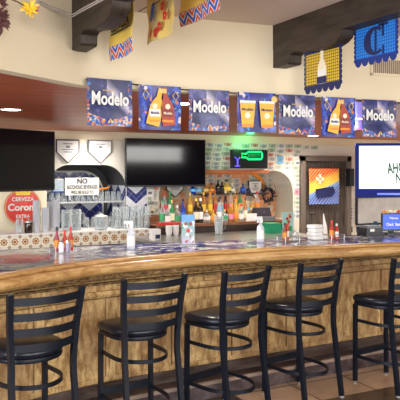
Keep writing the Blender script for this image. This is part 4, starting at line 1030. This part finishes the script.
# white propped card, register, green box
P = at(250.5, 218, 7.98)
t = thing('propped_card', 'blank white card propped on the bottle shelf left of the dark register', 'card', (P.x, 7.95, RZ))
MB().box(0, 0, .055, .17, .004, .11).build('card_face', M['paper'], t, smooth=0); MB().box(0, .03, .04, .16, .004, .08).build('card_back', M['paper'], t, smooth=0)
P = at(268, 222, 7.85)
t = thing('cash_register', 'dark grey cash register at the right end of the bottle shelf', 'cash register', (P.x, 8.0, RZ))
MB().box(0, 0, .03, .28, .25, .06).build('drawer_base', M['plastic_grey'], t, smooth=0)
MB().box(0, .03, .12, .26, .16, .13, taper=.8).build('screen_housing', plain('dark_register', (.05, .04, .055), .35), t, smooth=0)
MB().lathe([(.012, 0), (.012, .004)]).build('badge', M['chrome'], t, loc=(0, -.055, .12))
P = at(271, 233, 7.5)
t = thing('green_crate', 'bright green box under the dark register on the steel counter', 'box', (P.x, 7.5, .861))
MB().box(0, 0, .06, .2, .2, .12).build('crate_body', glassy('green_translucent_plastic', (.02, .4, .2), .1, .3), t, smooth=0)
MB().box(0, 0, .125, .21, .21, .012).build('crate_lid', M['green'], t, smooth=0)
# dark wreath
P = at(270.5, 195, 9.3)
t = thing('dark_wreath', 'round dark wreath of black leaves on the right end of the orange panel', 'wreath', (P.x, 9.38, P.z))
m = MB(); rnd = random.Random(4)
for k in range(70):
    a = rnd.uniform(0, 2*PI); rr = rnd.uniform(.06, .15); c0 = Vector((rr*math.cos(a), rnd.uniform(-.06, .02), rr*math.sin(a)*1.1)); d = Vector((rnd.uniform(-1, 1), rnd.uniform(-1, 1), rnd.uniform(-1, 1))).normalized()*.035; e = d.cross(Vector((.2, .5, .8))).normalized()*.014
    q = Vector((0, .003, 0)); m.add([c0-d, c0+e, c0+d, c0-e, c0-d+q, c0+e+q, c0+d+q, c0-e+q], [(0, 1, 2, 3), (7, 6, 5, 4), (0, 4, 5, 1), (1, 5, 6, 2), (2, 6, 7, 3), (3, 7, 4, 0)])
m.build('leaves', plain('black_leaves', (.035, .03, .045), .6, var=.5), t)
MB().tube([(.1*math.cos(a), 0, .11*math.sin(a)) for a in [2*PI*i/20 for i in range(20)]], .02, 6, closed=True).build('ring', M['ink'], t)
for k in range(4): MB().lathe([(0, -.014), (.014, 0), (0, .014)]).build('berry', M['skyblue'] if k % 2 else M['pink'], t, loc=(.09*math.cos(k*1.9), -.06, .1*math.sin(k*1.9)))
# teal flower card by the right jamb
P = at(288, 236, 7.4)
t = thing('framed_flower_picture', 'teal picture of red flowers standing behind the right condiment group', 'picture', (P.x, 7.4, .861))
MB().box(0, 0, .14, .18, .012, .27).build('frame', plain('pale_teal', (.35, .62, .62)), t, smooth=0)
for k in range(7): MB().disc(random.uniform(-.05, .05), -.009, .1+.022*k, .022, .002, 12).build('red_flower', M['red'] if k % 3 else M['orange'], t)
MB().box(0, -.008, .05, .12, .002, .07).build('green_leaves', M['green'], t)
MB().box(0, .04, .07, .02, .08, .012).build('stand', M['ink'], t)

# ================================================================== BILLS STUCK TO THE WALL
mats = []
for i, (a_, b_) in enumerate((((.50, .58, .47), (.32, .40, .30)), ((.66, .66, .58), (.45, .47, .40)), ((.72, .66, .55), (.58, .22, .18)), ((.72, .72, .66), (.34, .38, .42)))):
    n = N('bank_note_%s' % 'abcd'[i], .7, 0, .2); x = n.xyz()
    oval = n.m('LESS_THAN', n.m('ADD', n.m('POWER', n.m('MULTIPLY', n.m('ABSOLUTE', x[0]), 36), 2), n.m('POWER', n.m('MULTIPLY', n.m('ABSOLUTE', x[2]), 30), 2)), 1)
    bd = n.m('MAXIMUM', n.m('GREATER_THAN', n.m('ABSOLUTE', x[0]), .07), n.m('GREATER_THAN', n.m('ABSOLUTE', x[2]), .028))
    c = n.mix(n.ramp(n.noise(38, detail=2), [(.42, (0, 0, 0)), (.56, (1, 1, 1))]), a_, b_); c = n.mix(oval, c, tuple(q*.9 for q in b_)); c = n.mix(bd, c, tuple(min(1, q*1.2) for q in a_))
    n.color(c); mats.append(n.mat)
bill_objs = [MB().box(0, 0, 0, .156, .001, .067).build('bank_note', mt, smooth=0, category='bank note') for mt in mats]
used = [False]*4
rnd = random.Random(11)
def bill(x, y, z, label, group, rot=0, yaw=0):
    k = rnd.choices(range(4), (3, 4, 2, 4))[0]
    o = bill_objs[k]
    if used[k]: o = o.copy(); COL.objects.link(o)
    used[k] = True
    o.location = (x, y, z); o.rotation_euler = (0, rot, yaw); o['label'] = label; o['group'] = group
x0, x1 = at(206, 150, WY).x, at(301, 150, WY).x
for row, z in enumerate((2.10, 2.025, 1.955, 1.885, 1.815, 1.75)):
    X = x0+rnd.uniform(0, .05)
    if row == 0: X = at(200, 150, WY).x; xe = at(322, 150, WY).x
    else: xe = x1
    while X < xe:
        px_ok = True
        cx_ = ns.location.x
        if abs(X-cx_) < .36 and 1.72 < z < 2.02: px_ok = False
        if rnd.random() < .03: px_ok = False
        if px_ok:
            bill(X, WY-.0015-.0012*(row % 2), z+rnd.uniform(-.012, .012), 'green-grey bank note pinned among the rows on the wall round the neon bottle', 'bank notes covering the wall above the right arch', rnd.uniform(-.12, .12))
        X += .16+rnd.uniform(0, .012)
for col in (0, 1):                                          # column between the arches
    z = 1.0
    while z < 1.72:
        bill(at(149.5+5.5*col, 200, WY).x, WY-.0015, z, 'bank note pinned to the wall pillar left of the liquor bottles', 'bank notes on the pillar between the arches', rnd.choice((PI/2, 0))+rnd.uniform(-.1, .1)); z += .11
z = .95
while z < 1.72:
    bill(at(297.5, 200, WY).x, WY-.0015, z, 'bank note pinned to the wall strip left of the dark door', 'bank notes on the strip beside the door', rnd.uniform(-.1, .1)); z += .074
# notes inside the recess, above the upper shelf
for r_ in range(4):
    for c_ in range(15):
        if rnd.random() < .2: continue
        bill(at(192, 180, 9.48).x+c_*.165, 9.485, 1.62-.08*r_, 'bank note pinned on the orange back of the recess above the upper glass shelf', 'bank notes inside the right recess', rnd.uniform(-.2, .2))
# printed leaflets
for px, py, s, c_, lab in ((297.5, 163, .12, 'paper', 'square leaflet pinned near the top left corner of the dark door'), (297, 192, .09, 'pink', 'pink leaflet pinned to the strip left of the dark door'),
                           (150, 193, .12, 'paper', 'white leaflet at the top of the pillar below the middle television'), (280, 160, .12, 'skyblue', 'pale blue leaflet pinned right of the neon bottle'), (152, 212, .1, 'cream', 'cream leaflet halfway down the pillar')):
    P = at(px, py, WY-.006); MB().box(0, 0, 0, s, .002, s).box(0, -.001, 0, s*.5, .001, s*.3, mi=1).build('leaflet', [M[c_], M['plastic_grey']], smooth=0, loc=P, label=lab, category='leaflet')
P = at(155, 237, 7.4)
t = thing('small_white_box', 'white box with a navy patch at the right end of the tiled ledge', 'box', (P.x, 7.4, .861))
MB().box(0, 0, .06, .11, .1, .13).build('box_body', M['white'], t, smooth=0); MB().box(.015, -.052, .035, .06, .004, .05).build('navy_patch', M['navy'], t)

# ================================================================== RIGHT: DOOR PENNANT, SWITCHES, FRAME
n = N('tricolour_pennant', .5); x = n.xyz(); f = n.m('SUBTRACT', x[2], n.m('MULTIPLY', n.m('POWER', n.m('MULTIPLY', x[0], 1), 1), .35))
str_ = n.m('FRACT', n.m('MULTIPLY', n.m('ADD', x[2], n.m('MULTIPLY', x[0], -1)), 16))
c = n.ramp(n.m('ADD', .5, n.m('MULTIPLY', n.m('ADD', f, .24), 2)), [(.12, (.02, .12, .55)), (.30, (.10, .35, .75)), (.36, (.9, .6, .05)), (.62, (.92, .45, .04)), (.75, (.85, .1, .03))])
c = n.mix(n.m('MULTIPLY', n.m('LESS_THAN', str_, .3), .45), c, (.95, .75, .3)); n.color(c); M['tri'] = n.mat
A, B = at(310, 168, 8.85), at(340, 168, 8.85); W = B.x-A.x; k = dep(325, 8.85)/F
t = thing('door_pennant', 'red, yellow and blue sports pennant hanging on the dark door', 'pennant', ((A.x+B.x)/2, 8.87, EYE+4*k), 0)
cloth(MB(), W, 36*k, .012).build('cloth', M['tri'], t)
MB().box(-W*.18, -.03, -11*k, .05, .002, .16).box(-W*.18, -.03, -11*k, .16, .002, .05).build('cross_emblem', M['cream'], t)
MB().prism([(-.2, 0), (.16, .04), (.2, -.05), (.12, -.13), (-.12, -.15), (-.2, -.08)], -.03, -.027).build('blue_emblem', M['navy'], t, loc=(.0, 0, -21*k), smooth=0)
MB().tube([(-W/2-.02, 0, .0), (W/2+.02, 0, 0)], .008).box(-W/2, .07, 0, .01, .14, .01).box(W/2, .07, 0, .01, .14, .01).build('hanging_rod', M['ink'], t)
P = at(350, 168, 8.9)
t = thing('hanging_speaker', 'narrow black speaker fixed to the wall between door and lit television', 'speaker', (P.x, 8.9, P.z-.3))
MB().box(0, 0, .14, .1, .1, .3).build('cabinet', M['plastic_black'], t, smooth=0); MB().box(0, -.052, .14, .08, .004, .27).build('grille', M['ink'], t); MB().box(0, .06, .2, .04, .08, .04).build('bracket', M['steel'], t)
P = at(351, 213.5, WY-.01)
t = thing('switch_plate', 'white plate of four stacked light switches right of the dark door', 'light switch', (P.x, WY-.012, P.z-.11))
MB().box(0, 0, .11, .08, .012, .24).build('plate', M['white'], t, smooth=0)
for k_ in range(4): MB().box(0, -.009, .03+.055*k_, .035, .01, .03).build('switch', M['plastic_grey'], t)
for px, lab in ((349, 'left of two dark blue wall boxes right of the dark door'), (358, 'right of two dark blue wall boxes right of the dark door')):
    P = at(px+1, 229.5, WY-.02); t = thing('wall_box', lab, 'socket', (P.x, WY-.02, P.z-.05)); MB().box(0, 0, .05, .09, .03, .10).build('cover', M['navy'], t, smooth=0); MB().box(0, -.016, .05, .05, .004, .06).build('socket_face', M['ink'], t)
A, B = at(358.5, 197, 8.9), at(408, 197, 8.9); k = dep(375, 8.9)/F; W = B.x-A.x; H = 27*k
t = thing('framed_picture', 'black-framed pale picture under the lit television', 'picture', ((A.x+B.x)/2, 8.95, EYE-52*k))
MB().box(0, .01, H/2, W-.02, .02, H-.02).build('picture_surface', plain('pale_mottled_print', (.5, .5, .5), .3, var=.35, scale=5), t, smooth=0)
m = MB()
for cx_, cz_, sx, sz in ((-W/2, H/2, .03, H), (W/2, H/2, .03, H), (0, 0, W, .03), (0, H, W, .03)): m.box(cx_, 0, cz_, sx, .04, sz)
m.build('frame', M['ink'], t, smooth=0)

# ================================================================== THINGS ON THE BAR
BZ = 1.0835
def spray(px, py, label, ratio=1.0):
    P = atz(px, py, BZ); t = thing('spray_bottle', label, 'bottle', P, random.uniform(-.3, .3))
    MB().lathe([(.028, 0), (.032, .006), (.032, .11), (.026, .135), (.012, .15), (.012, .165)], n=16).build('bottle_body', glassy('cloudy_plastic', (.8, .83, .9), .35, .3), t, smooth=50)
    MB().lathe([(.0325, .03), (.0325, .10)], n=16, cap0=False, cap1=False).build('bottle_label', M['paper'], t, smooth=50)
    MB().box(0, 0, .18, .025, .03, .03).box(-.02, 0, .205, .065, .022, .025).box(-.03, 0, .18, .008, .012, .03).build('spray_head', M['white'], t)
spray(131, 249, 'clear spray bottle standing on the bar top near the left glasses')
spray(260.5, 242, 'white-labelled spray bottle on the bar top left of the right condiment group')
def caddy(px, py, label, cfg):
    P = atz(px, py, BZ); t = thing('condiment_caddy', label, 'caddy', P, .2)
    m = MB(); m.box(0, 0, .004, .17, .1, .006); m.tube([(-.085, -.05, .045), (.085, -.05, .045), (.085, .05, .045), (-.085, .05, .045)], .003, 6, closed=True)
    for a_, b_ in ((-.085, -.05), (.085, -.05), (.085, .05), (-.085, .05)): m.tube([(a_, b_, 0), (a_, b_, .045)], .003, 6)
    m.build('wire_rack', M['chrome'], t)
    return P
def sauce(P, dx, dy, body, cap, h, label, grp='sauce bottles on the bar', lab2=None):
    t = thing('sauce_bottle', label, 'bottle', (P.x+dx, P.y+dy, BZ+.007), 0, grp)
    r = .019
    MB().lathe([(r, 0), (r, h*.58), (r*.5, h*.72), (r*.38, h*.88)], n=12).build('bottle_body', body, t, smooth=50)
    MB().lathe([(r*.5, h*.86), (r*.5, h), (r*.3, h*1.03)], n=10).build('cap', cap, t)
    MB().lathe([(r+.001, h*.15), (r+.001, h*.48)], n=12, cap0=False, cap1=False).build('bottle_label', lab2 or M['orange'], t, smooth=50)
def shaker(P, dx, dy, label, tint=None):
    t = thing('shaker', label, 'shaker', (P.x+dx, P.y+dy, BZ+.007), 0, 'salt and pepper shakers on the bar')
    MB().lathe([(.02, 0), (.022, .05), (.018, .065)], n=12).build('shaker_glass', tint or M['glass'], t, smooth=50)
    MB().lathe([(.019, .064), (.019, .078), (.008, .086)], n=12).build('shaker_cap', M['chrome'], t)
redg = glassy('red_sauce', (.55, .03, .02), .1)
P = caddy(63, 252, 'wire condiment caddy on the bar at the left, in front of the patterned tiles', 0)
sauce(P, -.052, -.02, plain('dark_red_bottle', (.25, .02, .06), .3), M['ink'], .18, 'slim maroon sauce bottle at the left of the left caddy')
sauce(P, .015, .01, redg, M['red'], .15, 'red hot sauce bottle in the middle of the left caddy')
sauce(P, .062, .015, redg, M['red'], .17, 'red-capped hot sauce bottle with orange label at the right of the left caddy')
shaker(P, -.03, -.065, 'salt shaker in front of the maroon sauce bottle', plain('white_salt', (.75, .74, .8), .3))
shaker(P, .02, -.065, 'pepper shaker in front of the left caddy', glassy('violet_grey', (.4, .35, .5), .3))
P = caddy(288.5, 241.5, 'wire condiment caddy on the bar in front of the teal flower picture', 0)
sauce(P, -.03, .01, plain('brown_sauce', (.2, .04, .02), .3), M['ink'], .15, 'brown sauce bottle with dark cap in the right caddy')
sauce(P, .005, .03, redg, M['green'], .17, 'red hot sauce bottle with green cap in the right caddy', lab2=M['paper'])
shaker(P, .05, -.03, 'steel-topped shaker at the right side of the right caddy')
P = atz(333, 239.5, BZ)
P = caddy(333.5, 239.5, 'wire condiment caddy with napkins on the bar below the sports pennant', 0)
sauce(P, -.02, 0, redg, M['red'], .16, 'red hot sauce bottle in the caddy below the sports pennant')
sauce(P, .035, .0, redg, M['paper'], .13, 'white-capped hot sauce bottle in the caddy below the sports pennant', lab2=M['paper'])
MB().prism([(-.03, 0), (.02, 0), (.01, .10), (-.025, .22)], 0, .01).build('folded_napkin', M['paper'], smooth=0, loc=(P.x-.05, P.y+.04, BZ+.008), label='white folded napkin standing in the caddy below the sports pennant', category='napkin')
# menu holder
P = atz(188, 246, BZ)
t = thing('menu_holder', 'tabletop menu holder with a blue picture card standing on the bar', 'menu holder', P, math.radians(-12))
MB().box(0, 0, .13, .115, .005, .25).build('clear_stand', M['glass'], t, smooth=0)
n = N('drinks_photo_card', .3); x = n.xyz(); cell = n.xyz(n.voro(40))
c = n.ramp(n.m('MULTIPLY', x[2], 4), [(.15, (.5, .45, .62)), (.35, (.30, .42, .42)), (.6, (.25, .4, .45)), (.8, (.10, .32, .75))])
c = n.mix(n.m('MULTIPLY', n.m('GREATER_THAN', cell[0], .62), n.m('LESS_THAN', x[2], .2)), c, n.ramp(cell[1], [(0, (.7, .75, .8)), (.4, (.35, .15, .15)), (.7, (.1, .35, .25))], True)); n.color(c)
MB().box(0, -.004, .135, .105, .002, .235).build('picture_card', n.mat, t, smooth=0)
MB().disc(0, -.007, .125, .016, .002, 14).build('red_print', M['red'], t); MB().disc(-.02, -.007, .18, .014, .002, 12).disc(.02, -.007, .18, .016, .002, 12).build('brown_print', plain('brown_print', (.3, .08, .06)), t)
MB().box(0, .0, .004, .12, .07, .008).build('base', M['glass'], t, smooth=0)
# stack of white napkins / containers
P = atz(318.5, 240, BZ)
for k in range(4):
    t = MB().rbox(0, 0, .017, .108, .10, .031, .01); t.build('takeout_box', M['white'], loc=(P.x+.004*(-1)**k, P.y+.05, BZ+.033*k), rz=.05*k, label='white takeout box in the stack of four on the bar before the dark door', category='box', group='stacked white takeout boxes on the bar')
# POS and printer
PZ = BZ
A = atz(392, 236, BZ); Y = 4.80
P = at(392, 230, Y)
t = thing('order_terminal', 'touch-screen order terminal with a lit blue screen at the right end of the bar', 'terminal', (P.x+.015, Y, BZ), math.radians(-18))
MB().box(0, .02, .008, .17, .14, .016).build('stand_base', M['plastic_black'], t, smooth=0)
MB().box(0, .05, .06, .05, .03, .1).build('stand_neck', M['plastic_black'], t, smooth=0)
m = MB().box(0, .005, .115, .235, .025, .17); m.build('screen_housing', M['plastic_black'], t, smooth=0)
MB().box(0, -.009, .118, .215, .003, .145).build('screen', M['screen_blue'], t, smooth=0)
text('screen_words', 'Welcome', .022, M['neon_pale'] if False else plain('white_pixels', (.9, .9, .9)), t, (0, -.012, .155), width=.09)
text('screen_words', 'Clock  Start', .03, plain('white_pixels', (.9, .9, .9)), t, (0, -.012, .095), width=.15, bold=.03)
for k, (c_, dx) in enumerate((('orange', -.08), ('gold', -.045), ('paper', -.01), ('cream', .03), ('red', .065))):
    MB().lathe([(0, 0), (.018, .006), (.02, .018), (.008, .03), (0, .032)]).build('toy_on_terminal', M[c_], loc=(P.x+.015+dx*.95, Y+.02-dx*.3, BZ+.2005), label='%s trinket lined up on top of the order terminal' % {'orange': 'orange', 'gold': 'golden', 'paper': 'white', 'cream': 'cream-coloured', 'red': 'red'}[c_], category='trinket', group='trinkets on the order terminal')
P = at(372, 230, 4.78)
t = thing('receipt_printer', 'dark receipt printer and card reader left of the order terminal', 'printer', (P.x, 4.80, BZ), math.radians(-10))
MB().box(0, 0, .05, .17, .15, .045, taper=.95).box(0, 0, .015, .19, .17, .03).build('printer_body', M['plastic_black'], t, smooth=0)
MB().box(.0, -.01, .083, .15, .12, .022).build('printer_lid', M['plastic_grey'], t, smooth=0); MB().box(-.03, -.08, .055, .045, .004, .025).build('paper_slip', M['paper'], t)
P = at(379, 221, 4.9)
t = thing('coffee_mug', 'dark blue cloth-like bag slumped behind the receipt printer', 'bag', (P.x-.045, 4.90, BZ+.0), 0)
t.name = 'small_bag'
MB().lathe([(.03, 0), (.036, .05), (.03, .10), (.012, .12)], n=12).build('bag_body', plain('teal_cloth', (.02, .07, .13), .8), t, smooth=60)
